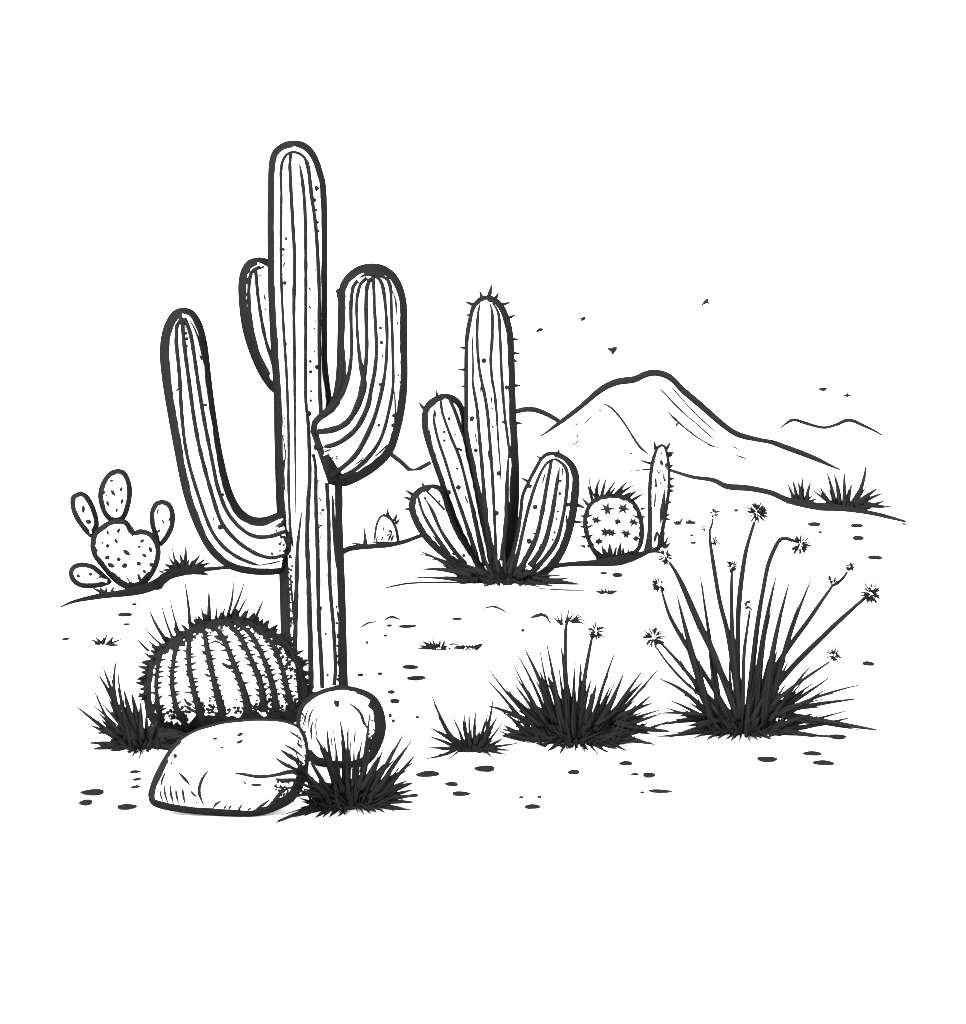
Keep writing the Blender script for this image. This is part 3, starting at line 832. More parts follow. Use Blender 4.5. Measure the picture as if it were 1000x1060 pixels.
tuft("grass_tuft", "tiny dark grass clump right of the slender column cactus, right one of the pair", "grass tuft", (714, 542.5),
     [(710, 538.5, 1.3), (713, 537, 1.5), (717, 538.4, 1.4), (720.5, 541.5, 1.2)], 3.4, GR, dome=(4, 3), fill=3, fill_len=0.3, seed=18)
tuft("grass_tuft", "stubby dark grass at the right foot of the slender column cactus", "grass tuft", (684, 568),
     [(688.5, 549), (692.5, 554), (694.5, 561, 1.2), (690, 558, 1.2), (680, 548), (684, 556, .8)], 3.2, GR, fill=3, fill_len=0.4, seed=19, Yb=21.5)

# ------------------------------------------------------------------ flowering yuccas


def flower(b, x, y, Y, r, n, rr, up=False):
    c = P(x, y, Y)
    k = Y / F
    for i in range(int(n * 1.7)):
        while True:
            d = Vector((rr.uniform(-1, 1), rr.uniform(-1, 1), rr.uniform(-1, 1)))
            if 0.2 < d.length < 1: break
        d.normalize()
        if up and d.z < -0.2: d.z = -d.z
        a = c + d * (r * k * rr.uniform(0.2, 0.55))
        e = c + d * (r * k * rr.uniform(0.9, 1.3)) + Vector((rr.uniform(-1, 1), 0, rr.uniform(-1, 1))) * (r * k * 0.15)
        b.tube([a, a.lerp(e, .5), e], [0.45 * k, 0.85 * k * rr.uniform(0.8, 1.3), 0.6 * k], 0, 5, 1.0)


def stalk(root, line, w, heads, Y, lean, rr, up=False):
    b = MB(M_LEAF)
    q = spline(line, 6)
    n = len(q)
    pts = [P(x, y, Y + lean * (1 - i / (n - 1))) for i, (x, y) in enumerate(q)]      # lines run from the tip down
    rad = [(max(0.5, _interp(w, i / (n - 1))) + 0.8) * 0.5 * Y / F for i in range(n)]
    b.tube(pts, rad, 0, 6, 0.8)
    st = b.build("flower_stalk", root)
    for x, y, r, nn in heads:
        h = MB(M_LEAF)
        flower(h, x, y, Y + lean, r, nn, rr, up)
        h.build("flower_head", st)
    return st


rr = random.Random(21)
YU = "flowering yuccas on the sand"
Ym = GY(768)
med = thing("yucca_plant", "smaller yucca with a dense leaf skirt and only two short flower stalks", "yucca", (P(595, 0, Ym).x, Ym, 0), YU)
MT = [(560, 773, 1.2), (610, 777, 1.3), (640, 775, 1.3), (570, 776, 1), (525, 764, 1.3), (540, 762, 1.4), (670, 768, 1.4), (605, 781, 1), (632, 779, 1.1), (587, 776, 1.1), (503, 688), (500, 699), (506, 723, .6), (501, 729.6, 1), (517, 754, 1), (517, 762, 1.5), (528, 680, .6), (532, 672), (541, 668, 1.2), (528, 692, .8), (558, 665), (564.4, 659), (580, 664), (578, 685), (596.6, 679, .8), (601, 683), (609, 687), (613, 700), (639, 669, 1.2), (624, 712), (647, 693, 1.2), (653, 715),
      (669, 689), (669, 702, 1.1), (688, 685, .8), (676, 717.6, 1.2), (678, 727, 1.2), (686, 738, 1.3), (690, 733), (695, 745, 1.3), (697, 757, 1.3), (681, 771.5, 1.4), (651, 778.5, 1.3), (624, 783, .8), (626, 778), (596.5, 782.5, 1.4), (579, 781.5, 1.2), (565, 778.5), (546, 768.6, .6), (566, 698, 2), (528, 722, .9), (530, 705), (536, 715),
      (545, 720, 1.3), (552, 700, 1.3), (557, 690, 1.4), (572, 700, 1.5), (586, 700, 1.2), (593, 700, 1.2), (604, 705, 1.4), (618, 706, 1.4), (630, 715, 1.5), (640, 715, 1.3), (650, 725, 1.4), (660, 728, 1.4), (665, 738, 1.5), (672, 748, 1.5), (675, 760, 1.6), (535, 735, 1.4), (530, 745, 1.4), (540, 755, 1.5), (660, 765, 1.6), (548, 728, 1.5), (560, 715, 1.5), (612, 715, 1.5), (581, 712, 1.5), (640, 700, .8), (634, 705, 1), (523, 713, .7), (660, 710, .9)]
tuft_mesh((595, 768), MT, 6.2, dome=(66, 33), fill=110, fill_len=0.62, seed=22, spread=0.22).build("leaves", med)
st = stalk(med, [(589, 639), (586, 648), (585.3, 662), (585.5, 690), (588, 732)], [2, 3, 3.2, 3.6, 4], [], Ym, -0.05, rr)
pet = MB(M_LEAF)
for bs, tp, wd, bw in (((583, 646), (572, 636.5), 3.4, .1), ((581, 647), (575.5, 635), 2.6, 0), ((582, 644), (581, 630.5), 2.2, 0), ((585, 645), (589, 627.3), 2.8, -.05), ((586, 645), (594, 631.5), 2.8, -.08), ((590, 644), (600.5, 633.5), 3.2, -.05), ((592, 645), (604.5, 637), 3.4, .08), ((593, 644.5), (606.5, 648), 3.6, .16), ((594, 643), (610, 647), 2.2, .2), ((580.5, 647), (581, 640), 4, 0)):
    aa, bb = P(bs[0], bs[1], Ym - 0.05), P(tp[0], tp[1], Ym - 0.05 + rr.uniform(-0.03, 0.03))
    pet.blade(aa, bb, wd * Ym / F, 0, bw, .5)
pet.tube([P(x, y, Ym - 0.05) for x, y in spline([(549, 639.6), (555, 637.5), (561, 636.3), (566, 638.5), (570, 644.5), (580, 645.5)], 3)], [Ym / F * .5 * v for v in [1, 2, 3.2, 3.8, 4, 4, 4, 3.6, 3, 2.4, 2, 1.4, .8, .6, .5, .5, .5, .5, .5, .5, .5, .5, .5][:len(spline([(549, 639.6), (555, 637.5), (561, 636.3), (566, 638.5), (570, 644.5), (580, 645.5)], 3))]], 0, 6)
pet.build("flower_head", st)
stalk(med, [(613, 659), (608.5, 682), (604, 710), (602, 735)], [2, 3.4, 4, 4], [(617, 653.5, 7.5, 26)], Ym, 0.03, rr)

Yl = GY(759)
big = thing("yucca_plant", "larger spreading yucca with many tall flower stalks ending in round heads", "yucca", (P(768, 0, Yl).x, Yl, 0), YU)
LT = [(715, 766, 1.1), (742, 766, 1.2), (765, 768, 1.1), (786, 768.5, 1.1), (830, 762, 1.3), (845, 763, 1.3), (700, 760, 1.2), (690, 764, 1.2), (699.3, 609.4, 1.5, .01), (723.3, 585.4, 1.6, 0), (805.2, 590, 1.5, .03), (819.3, 595.4, 1.6, .03), (843, 592.9, 1.7, .03), (819.7, 652.7, .7), (699, 675.3, .9), (677.5, 701, .9, -.08), (689.7, 723.4, .8), (684.3, 730.7, .9), (679, 738.8, 1), (676, 762.5, .9), (672, 752, 1), (842, 686, .9), (864, 697, .8), (860, 711, .9), (900.3, 707, 1, .04),
      (895, 722.6, .9), (884, 733.4, .8), (885.4, 741.5, 1), (916.5, 757, 1.4, 0), (874.6, 762.5, 1.5), (730, 767), (734, 763), (756, 767.5, 1.3), (777.5, 768.5, 1.1), (800, 766, 1.1), (811, 762.4), (790, 765), (750, 765), (708, 690, .8), (716, 700, 1), (722, 716, 1.1), (712, 726, 1.2), (704, 738, 1.2), (710, 752, 1.2), (722, 762, 1.1), (746, 690, 1.1),
      (755, 680, 1.1), (782, 660, 1.1), (790, 668, 1.2), (800, 672, 1.2), (808, 690, 1.1), (815, 705, 1.1), (826, 715, 1.2), (838, 725, 1.2), (845, 738, 1.3), (850, 750, 1.4), (735, 700, 1.2), (765, 690, 1.2), (775, 695, 1.2), (785, 700, 1.3), (742, 720, 1.3), (795, 715, 1.3), (730, 740, 1.4), (808, 735, 1.4), (836, 700, .8), (846, 705, .8), (697, 745, 1), (690, 750, 1.1), (848, 760.5, 1.2), (820, 758, 1.3)]
lm = tuft_mesh((768, 759), LT, 6.2, dome=(46, 36), fill=90, fill_len=0.42, seed=31, spread=0.2)
lm.build("leaves", big)
for ln, ww, hd, lean in (
        ([(684.9, 611), (692.9, 636.7), (705, 659), (718, 680), (740, 715), (760, 748)], [1.5, 3.5, 4.5, 4, 4.5, 5], [(682.5, 605.5, 7, 24)], 0.1),
        ([(692.9, 582.2), (700, 593), (708, 609.4), (724, 646.3), (740, 680), (764, 745)], [2, 5, 6.5, 6.5, 6, 6], [(689, 577, 7, 22)], -0.1),
        ([(738, 537), (737.6, 541), (735, 549), (734.8, 556), (737, 574), (745, 622), (754.6, 662), (766, 740)], [1.5, 2.4, 4, 4, 4.5, 5, 5.5, 6], [(738.8, 531.5, 5, 12), (729.6, 547, 3.6, 8), (741, 560.5, 4.4, 10)], 0.15),
        ([(757.5, 591.8), (757.2, 620), (758, 654.3), (761, 690), (767, 745)], [2, 3.6, 4.6, 5.5, 6], [(757.8, 586.2, 6, 20)], -0.12),
        ([(781, 540.5), (775, 560), (770.6, 579), (765.5, 619), (763.8, 660), (764.5, 745)], [2.4, 4, 5, 4.5, 4, 4], [(783.6, 530.8, 10, 42)], 0.05),
        ([(776.3, 631.9), (773, 654.3), (770, 682), (769, 742)], [1.6, 3, 3.6, 4], [(774.7, 626.3, 5.2, 13)], -0.15),
        ([(820.5, 559.7), (816, 557.8), (810.8, 557.3), (805.2, 561.5), (796.4, 581), (791.6, 602), (783, 655), (774, 742)], [3, 4, 4, 4, 5, 5.5, 6.5, 7], [(828.5, 563.7, 9, 38)], 0.1),
        ([(861.4, 607), (850, 623), (838, 640.6), (806, 686), (778, 742)], [2, 4, 4.6, 5.5, 6], [(862, 600.6, 5, 13)], -0.08),
        ([(877, 592), (873, 598), (867, 603.5), (861.4, 606.5)], [1.4, 2.4, 3, 2], [(879.8, 586.4, 4.6, 16)], -0.08),
        ([(895, 619.8), (885, 628), (854, 656.7), (814, 697.5), (780, 742)], [2.4, 4.4, 5, 5.5, 6], [(902.3, 614.2, 9.6, 40)], 0.12),
        ([(859, 684.7), (850, 691), (838, 699), (812, 718), (785, 744)], [1.2, 2.4, 3, 4, 5], [(863.4, 678.3, 6.4, 20)], -0.1),
        ([(684.3, 666), (694, 676), (708.6, 693), (724, 712), (755, 742)], [1.6, 3, 3.6, 4, 5], [(676.5, 660, 10, 34)], 0.0)):
    stalk(big, ln, ww, hd, Yl, lean, rr)
stalk(big, [(680.2, 671), (690, 685), (708, 705), (735, 728), (755, 745)], [1.2, 2, 2.4, 3, 4], [], Yl, 0.0, rr)

# ------------------------------------------------------------------ many-stemmed column cactus
YC = GY(600)
colc = thing("column_cactus", "column cactus of four upright spiny stems rising from one dark grassy foot", "cactus", (P(520, 0, YC).x, YC, 0))


def stem(root, L, Rr, Y, wl, wr, ribs, dots, spikes, name="stem", n=54):
    b = MB(M_SKIN, M_INK)
    b.limb(L, Rr, Y, wl, wr, n=n)
    for ln, wd, tp in ribs:
        b.stroke(ln, wd, tp)
    for x, y, r in dots:
        b.dot(x, y, r)
    o = b.build(name, root)
    for bs, tp, wd in spikes:
        c = MB(M_INK)
        c.spike(bs, tp, wd, 0, Y)
        c.build("spine", o)
    return o


stem(colc, [(504, 305.5), (498.5, 306.5), (493.6, 309.3), (488, 316), (484.4, 329.5), (481.6, 343.7), (480.4, 365), (480.2, 400), (480.4, 428), (480.8, 450), (486, 474), (492, 504), (499, 534), (506, 570), (512, 603)],
     [(504, 305.5), (509, 306), (514, 308), (520.5, 314), (526, 324), (530.4, 339.4), (532.5, 359), (533.6, 393), (534.6, 427), (536, 450), (537.5, 480), (537.8, 510), (536, 540), (532, 570), (528, 603)], YC,
     [5, 4.6, 4.3, 4.3, 4.5, 4.5, 4.5, 5, 6, 7], [6, 7, 7, 7, 7.5, 8, 9, 10, 10, 10],
     [([(497.3, 313), (494.6, 329.5), (494.3, 357.8), (497, 386), (501.4, 407.4), (504.8, 429), (507.5, 462), (509.8, 495), (512, 537), (514, 585)], 3.1, 'start'),
      ([(506.6, 312.5), (509.6, 325), (509.4, 350.8), (508, 372), (509.4, 393), (512, 407), (514, 427.5), (515.8, 457.5), (518, 486), (519, 507)], [2.6, 3, 3, 2.6, 2.6, 2, 1.4, 1], 'both'),
      ([(508, 312), (515.6, 324), (517.6, 350.8), (519, 386), (521.8, 424.5), (524.8, 450), (528, 474)], 3.1, 'start'),
      ([(488.2, 339.4), (489.4, 359), (490, 386), (489.5, 395), (494, 423), (496.3, 450), (498.5, 474), (501.5, 510), (504, 534), (509, 580)], [1.5, 2, 3.4, 3.6, 4, 4.6, 5, 5], 'start'),
      ([(527, 462), (524.6, 500), (524, 540), (520, 580)], [1, 4, 5, 6], 'start'), ([(528.5, 490), (528, 515), (528.6, 540)], 1.6, 'both'), ([(505, 465), (508, 480)], 2, 'both'), ([(491.5, 446), (494, 460)], 1.8, 'both'), ([(508, 408), (509.6, 420)], 1.6, 'both'), ([(497.6, 398), (497.8, 408)], 1.4, 'both')],
     [(501, 373.4, 2.6), (524, 401, 2.2), (488.8, 433.5, 2.8), (492.5, 466, 2.1), (516.5, 489.8, 2.5), (513.8, 531, 2.5), (510, 441.8, 1), (509.5, 422.5, .8), (521, 437, 1.5), (498, 482, 1.4)],
     [((489, 315), (480.8, 312.3), 3.2), ((499, 309), (496.2, 300), 3.6), ((506, 308), (509.6, 293), 4.6), ((513, 309), (516.6, 302), 3.4), ((519, 315.5), (529.2, 312.8), 3.6), ((526, 329), (534.2, 326), 3.4), ((529, 350.5), (538.8, 352.3), 3), ((530, 365.6), (539.4, 365.8), 3), ((530, 372), (536.4, 375), 3), ((531, 399.5), (540.4, 398.6), 3.4),
      ((532, 438), (541.5, 438.2), 3.6), ((487, 327), (482, 325.3), 2.6), ((484, 360.6), (475, 359.5), 3), ((484, 382.6), (472.8, 382.6), 3.2), ((484, 399), (476.6, 400.4), 2.8)])
stem(colc, [(461, 407), (456, 407.6), (450.5, 410), (444, 414), (439, 420), (436, 432), (437, 445.5), (441.5, 462), (447.5, 480), (455, 501), (462.5, 522), (469.3, 541), (480, 565), (491, 585), (503, 601)],
     [(461, 407), (466.5, 408), (472, 410.5), (478.5, 417), (482.5, 428), (484, 440), (485.5, 457), (488.5, 474), (492.5, 492), (496, 510), (500, 531), (504, 548), (509, 567), (512, 584), (515, 601)], YC + 0.3,
     [6, 7, 6.8, 6.2, 6, 5.5, 5.5, 6, 7, 8], [6, 6, 5.5, 5, 4.5, 4.5, 5, 6, 6],
     [([(449.5, 424), (449.3, 435), (453.5, 454.5), (461, 477), (469.3, 504), (482, 540.6), (495, 580)], [2, 3, 3, 3, 3.4, 4, 5], 'start'),
      ([(456.5, 414), (458, 427.5), (467, 453), (476, 475.5), (485, 510), (491, 536), (502, 585)], [2.4, 2.6, 3, 3, 4, 4.5, 5], None),
      ([(465.5, 414), (471.5, 428), (477.5, 446), (484, 463)], 3.8, None), ([(444, 441), (447, 458), (450.5, 472)], 1.6, 'both'), ([(450, 424), (451, 432)], 3, 'both'), ([(484, 507), (488, 520), (493, 532)], 2, 'both'), ([(481, 512), (485, 523)], 1.6, 'both'), ([(457, 490), (459, 498)], 2.4, 'both')],
     [(474.5, 504.5, 2.4), (464.8, 509, 2.4), (473, 485, 1.1), (474.6, 464.6, 1.4), (477, 466, 1.2), (464.8, 433.5, 1.6), (460, 447, 1.3), (460, 456, 1.3), (471, 449.5, .8), (486, 552.6, 2.7), (493, 540, 1.5)],
     [((439.5, 424), (432.4, 415), 3.2), ((453, 411), (451, 403), 3)])
stem(colc, [(449, 501), (444, 501.3), (438.5, 502.6), (433, 505), (426, 512), (422.7, 524.5), (425.6, 536), (432.5, 550), (443, 563.6), (456.7, 576), (470.5, 586), (486, 596), (499, 603)],
     [(449, 501), (453.5, 501.8), (457.5, 504), (460.5, 508), (463, 515), (466, 525), (470, 536), (475, 548), (482, 560), (490, 572), (498, 584), (505, 593), (510, 603)], YC + 0.12,
     [5.5, 6.5, 7, 7, 7, 7, 8, 9, 9], [5.5, 5, 5, 5, 5, 5],
     [([(432.8, 513), (438, 531), (450, 552), (463.6, 571.6), (474, 582)], [2.4, 3, 3, 4, 5], None), ([(439.4, 515), (447.5, 529), (456.7, 549.8), (470.5, 570.5), (482, 584)], [2, 3, 3, 4, 5], 'start'), ([(440.6, 507.5), (450, 517), (460, 528)], 2.2, None), ([(430, 516), (430, 524)], 1.4, 'both'), ([(446, 552), (455, 563), (463, 573)], 1.6, 'both')],
     [(440, 516, 1.4), (455, 519, 1), (470, 573, 1.6), (476, 578, 1.8), (480, 575, 1.5)],
     [((427, 512), (418.6, 506.6), 3.2), ((425.5, 517), (416.8, 514), 3.2), ((425, 527.3), (417.4, 526.8), 2.8), ((439, 504), (436.6, 498.6), 2.6)])
stem(colc, [(572, 467), (567, 467.7), (562.8, 469.6), (557.5, 475.7), (552.3, 484.7), (546.2, 496.8), (539, 513.4), (536.8, 533), (533, 555.7), (527.6, 575.3), (521, 590), (516, 603)],
     [(572, 467), (577, 467.6), (582, 469.4), (591.5, 475.9), (597.5, 484.7), (600.3, 498.3), (599, 518), (596, 537.5), (591.5, 555.7), (585, 572.3), (574, 589), (556, 603)], YC - 0.25,
     [3.8, 3.8, 3.6, 3.6, 3.8, 4, 5, 7], [3.8, 6, 8, 8.3, 8, 8, 8.5, 9],
     [([(577, 475.7), (571.5, 476.3), (564.3, 482), (556.8, 496.8), (549.2, 519.4), (543.2, 543.6), (537.2, 570.8), (532, 590)], [2.6, 3, 4, 4, 4.4, 5], None),
      ([(571, 477.5), (566.6, 499.8), (561.3, 530), (555.3, 555.7), (546.2, 575.3), (538, 590)], [3, 4, 4, 5, 6], None),
      ([(579.4, 482), (575, 510.4), (570.4, 537.5), (562.8, 564.7), (549, 586)], [2, 4, 4.5, 5, 6.5], 'start'),
      ([(575, 475.7), (583, 481), (587, 490.8), (586.2, 510.4), (582.5, 534.5), (576.4, 558.7), (566, 575.3), (551, 592)], [3, 4, 4, 4, 4.5, 5, 7], None),
      ([(582, 482), (582.5, 494)], 1.6, 'both'), ([(565, 488), (561, 502)], 2, 'both'), ([(586.5, 532), (586, 542)], 2.2, 'both'), ([(546, 572), (540, 581)], 2.4, 'both'), ([(587, 522.5), (593, 522)], 3.6, None), ([(560, 562), (557, 574)], 2, 'both'), ([(534, 565), (530, 580)], 3, 'both')],
     [(549, 503.6, 2.2), (554.2, 525, 2.6), (547.7, 560, 2.8), (577.5, 529.5, 1.1), (576, 536.8, 1.1), (552.7, 552, .9), (574, 551, 1.2), (572, 558.7, 1), (580, 498, 1.4), (579.5, 511, 1.5)],
     [((548, 499), (538.4, 494), 3), ((560, 475), (555, 471.6), 2.4), ((577.5, 470), (579, 464), 3), ((597, 522.5), (606.5, 526.2), 3.4), ((594, 540), (605.5, 540.6), 2.8)])

# ------------------------------------------------------------------ round star-marked cactus
YR = GY(581)
rc = thing("barrel_cactus", "small round cactus with star-shaped spots and a spiky tuft on top", "cactus", (P(635, 0, YR).x, YR, 0))
b = MB(M_SKIN, M_INK)
RO = [(632.5, 510.5), (618.3, 513.5), (608, 523), (603.6, 536), (604, 549), (608.4, 563), (615.5, 575.5), (625, 581), (642, 581), (653, 578), (661, 571.7), (666, 561.8), (667, 546), (664, 530.7), (656.5, 518), (646.6, 512.6)]
b.pillow(RO, YR, 0.4, lambda x, y: 7 if y > 574 else 4.9 + 0.7 * math.sin(x * 1.3 + y * .9), rings=8)
for x, y, r in ((628.5, 527, 7.4), (645.2, 526.4, 6.4), (617.6, 538.4, 5), (639.5, 540, 3.6), (655.8, 540.6, 5), (627, 551, 5.4), (633, 551.5, 4.6), (648, 552.6, 5.4), (620, 560.4, 4), (658.6, 557.5, 3.6)):
    b.dot(x, y, r * 0.36)
    a0 = R.uniform(0, 360)
    for i in range(6):
        an = math.radians(a0 + i * 60 + R.uniform(-14, 14))
        b.stroke([(x, y), (x + math.cos(an) * r * 1.05, y + math.sin(an) * r * 0.95)], [3.2, 2.2, 0.4], None, step=2)
for x0, x1, y1, wd in ((622, 617.5, 570, 2), (627, 623, 564, 2.6), (632, 631, 563, 4.2), (635, 638, 566, 2), (640, 642.5, 562, 3.2), (645, 645, 566, 2), (649, 650.5, 568, 2), (629, 626, 568, 2.4), (654, 656, 570, 1.8), (619, 614, 566, 2)):
    b.stroke([(x0, 579), ((x0 + x1) / 2, (579 + y1) / 2), (x1, y1)], [wd + 1, wd + .6, .4], None, step=2)
for y, sx in ((535, -1), (546, -1), (556, -1), (566, -1), (527, 1), (536, 1)):
    x = 606 if sx < 0 else 663
    b.spike((x, y), (x + sx * 6, y - 1.5), 2.6, Y=YR)
    b.stroke([(x - sx * 2, y), (x - sx * 8, y - 2.5)], [3, 2, .4], None, step=2)
b.build("body", rc)
for bs, tp, wd, bw in (((613.3, 518), (607.7, 499.3), 3.2, 0), ((617, 516), (611.2, 488.6), 1.4, .12), ((619, 515), (623.4, 493), 3.4, .14), ((622.5, 514), (627.7, 493.6), 3.4, 0), ((626, 514), (639, 495.2), 2.6, 0), ((636, 513), (651, 496.5), 3.4, 0), ((639, 513), (657.4, 500.6), 3.2, 0), ((650, 515), (659.6, 507), 3.4, 0),
                       ((654, 518), (666.6, 510.4), 3, 0), ((609, 523), (601.8, 514.6), 3, 0), ((630, 513), (638, 503.5), 3, 0), ((616.5, 516), (616, 505), 2.4, 0), ((646, 514), (654, 509), 3, 0), ((642, 513), (645, 505), 2, 0)):
    s = MB(M_INK)
    s.spike(bs, tp, wd, 0, YR + R.uniform(-0.1, 0.1), 0, bw)
    s.build("spine", rc)

# ------------------------------------------------------------------ slender column cactus
YN = GY(570)
sl = thing("column_cactus", "single slender spiny column cactus right beside the small round cactus", "cactus", (P(676, 0, YN).x, YN, 0))
stem(sl, [(685, 459.2), (681.5, 460.6), (678.4, 464.2), (674.2, 475.5), (671.4, 492.5), (670.2, 513.7), (670.5, 535), (669.6, 553), (666, 571)],
     [(685, 459.2), (688, 460.4), (690.4, 463.5), (693.3, 475.5), (694.4, 492.5), (694, 509.4), (691.4, 529.2), (688, 549), (683, 571)], YN,
     [2.6, 3.6, 4, 4.2, 4.6, 5, 8], [2.6, 3, 3.2, 3.4, 4, 4, 4],
     [([(688, 505), (686.5, 520), (685, 532), (683.5, 542)], [2, 4, 5.4, 3], 'both'), ([(678.5, 508), (678, 520), (677, 527)], 1.8, 'both'), ([(678, 474), (676.5, 482)], 3, 'both'), ([(684, 475), (685.6, 483)], 3.4, 'both'), ([(679.5, 484), (682, 490), (684.5, 485)], 1.6, 'both'), ([(687, 488), (687.6, 498), (690, 497)], 1.6, 'both'),
      ([(678.6, 494), (679.4, 505)], 2.2, 'both'), ([(681, 469.5), (685.5, 469.5), (685, 466)], 1.8, 'both'), ([(688, 545), (684, 558), (681, 568)], 2.4, 'both'), ([(680, 550), (677, 562)], 3.4, 'both'), ([(688.5, 480), (690, 487)], 2, 'both')],
     [(679, 503, 1.4), (690, 481, 1.4), (688, 497, 1.2), (684, 500, .8)],
     [((679, 466), (677, 456), 3.4), ((690, 465), (694.6, 456.6), 3), ((674.5, 480), (661, 476.2), 2.4), ((692, 470), (698, 468), 4), ((692, 472), (697, 471), 3), ((693, 483), (697, 481), 4), ((693, 496), (698.4, 495.2), 3), ((693, 503), (698.6, 504), 4), ((693, 508), (698, 508), 3.6), ((691.5, 520), (697, 519.5), 2), ((689, 534), (694, 532), 2.6), ((688, 537), (694.6, 538), 2.6)], n=36)
sp = None

# ------------------------------------------------------------------ small half-hidden cactus
YT = GY(564)
tc = thing("globe_cactus", "tiny domed cactus with three spikes on the ridge right of the saguaro trunk", "cactus", (P(400, 0, YT).x, YT, 0))
b = MB(M_SKIN, M_INK)
b.pillow([(386, 562), (388, 546), (390.5, 538), (394.8, 533), (399, 532), (406, 536.4), (410.6, 544.5), (412.8, 552.4), (412.8, 563), (400, 564)], YT, 0.2, lambda x, y: 2.2 if x < 396 else 3, step=2, rings=5)
for ln, wd in (([(389, 561), (391.5, 554)], 1.4), ([(394, 551), (395, 546)], 1.4), ([(396, 550.5), (397.5, 545)], 1.5), ([(394, 560), (397, 555)], 1.4), ([(401, 561), (406, 551)], 2), ([(404.5, 561), (407.5, 553)], 2), ([(402, 548.5), (406.5, 551.5)], 2.6), ([(400, 555), (404, 552)], 1.8)):
    b.stroke(ln, wd, step=2)
b.build("body", tc)
for bs, tp, wd in (((401.5, 535), (401, 526), 3.4), ((404, 537), (401, 530), 3), ((408, 539.5), (411.5, 531), 3.2), ((409.5, 542), (414.4, 537), 3.2)):
    s = MB(M_INK)
    s.spike(bs, tp, wd, 0, YT)
    s.build("spine", tc)
tuft("grass_tuft", "single dark upright grass blade on the ridge left of the tiny domed cactus", "grass tuft", (383, 566), [(377.6, 544.6, 1.3), (358.5, 561.5, .8)], 3.6, fill=0, seed=40, Yb=GY(566), spread=0.02)

# ------------------------------------------------------------------ prickly pear
YP = GY(611)
pp = thing("prickly_pear", "prickly pear of five flat spotted pads on the ridge at far left", "cactus", (P(135, 0, YP).x, YP, 0))


def pad(outline, Y, D, w, marks, hatch=()):
    b = MB(M_SKIN, M_INK)
    b.pillow(outline, Y, D, w, step=3, rings=6)
    for mk in marks:
        b.dash(*mk)
    for ln, wd in hatch:
        b.stroke(ln, wd, step=3)
    return b.build("pad", pp)


pad([(93.2, 566), (94.3, 556.4), (100.4, 547), (111.2, 539.5), (122, 536.8), (130.5, 538), (135.5, 543), (138.6, 549), (145.4, 547.4), (156.2, 550.4), (163.2, 558), (166.6, 569), (165.2, 581.6), (159.8, 594.2), (150.8, 605), (140, 610.6), (128, 609), (116.6, 601.4), (104, 587), (96, 576)], YP, 0.16, lambda x, y: 7 if y > 596 else 5.5,
    [(111.5, 551, 6.5, 2.4, 110), (122.8, 549.4, 6.5, 3, 75), (120.3, 560, 7, 2.6, 120), (111.4, 565, 5, 4, 0), (106, 562, 3, 1.8, 0), (131, 572, 9.5, 4.4, 145), (111, 577, 6, 4.4, 20), (122.8, 579, 5, 4.4, 0), (115, 585, 9, 5, 160), (129, 585.4, 7, 5, 30), (147, 560, 5.6, 3.4, 40), (144, 566, 4.6, 2.2, 0), (155.6, 569, 7.4, 3.4, 105),
     (149.4, 575, 6, 3.2, 155), (143.5, 583.4, 6, 4.4, 130), (156.6, 584.4, 5, 4.4, 0), (149.4, 591.6, 5, 3, 130), (119.5, 572.4, 1.4, 1.2, 0), (100, 570, 5, 2.6, 60)],
    [([(136.5, 545), (137.3, 552), (136.6, 557)], [5, 3.4, .6]), ([(122, 594), (129, 607)], 1.4), ([(130, 595), (137, 608)], 1.4), ([(142.5, 593), (146, 604)], 3), ([(135, 601), (139, 608)], 1.5)])
pad([(122, 484.8), (130.5, 488), (135.6, 498.8), (137, 511.4), (134, 527.6), (129, 538), (121, 541), (112.5, 539.5), (105.8, 531.2), (101.8, 518.6), (101.7, 507.8), (105.8, 497), (113, 488)], YP + 0.1, 0.11, 5.3,
    [(115.6, 497.6, 4.6, 2.6, 20), (117, 510.2, 8, 3.2, 120), (125.4, 506.4, 6, 2.6, 75), (111.6, 521, 7, 3.2, 110), (126.3, 519, 6.4, 2.8, 80), (120.7, 528, 5, 2.4, 80), (107.6, 510, 5, 3, 70), (110, 513, 3, 1.6, 60)])
pad([(83.3, 508.2), (91.4, 512.3), (98.2, 524), (102, 536.6), (102, 547), (96, 557), (90, 554), (84.2, 547.4), (77, 536.6), (72.8, 524), (74, 513)], YP + 0.14, 0.1, 5.3, [(86.2, 527, 9, 3.4, 90), (91.6, 540, 7.4, 4.6, 165)])
pad([(168, 516.8), (176.6, 520.4), (181.2, 531.2), (180.3, 545.6), (174.2, 558.2), (167, 565.5), (162, 563), (159, 555.5), (155, 542), (155.2, 529.4), (160, 519.7)], YP + 0.12, 0.1, 5.2, [(163.4, 529.4, 7.4, 2, 75), (169, 540.2, 7, 1.6, 115), (175, 538, 5, 1.6, 80), (164.5, 549.6, 5.4, 2.2, 50)])
pad([(84.2, 581.8), (96.8, 584.3), (107.6, 593), (116, 602), (110, 606.5), (98.6, 608.8), (84.2, 608.6), (74, 602.3), (71, 592.4), (75.2, 584.5)], YP - 0.06, 0.1, 5.2, [(81, 596, 5, 3.4, 150), (93.7, 594.4, 4.6, 3.4, 0)], [([(98, 600.5), (103, 597.5), (109, 596)], 1.8)])

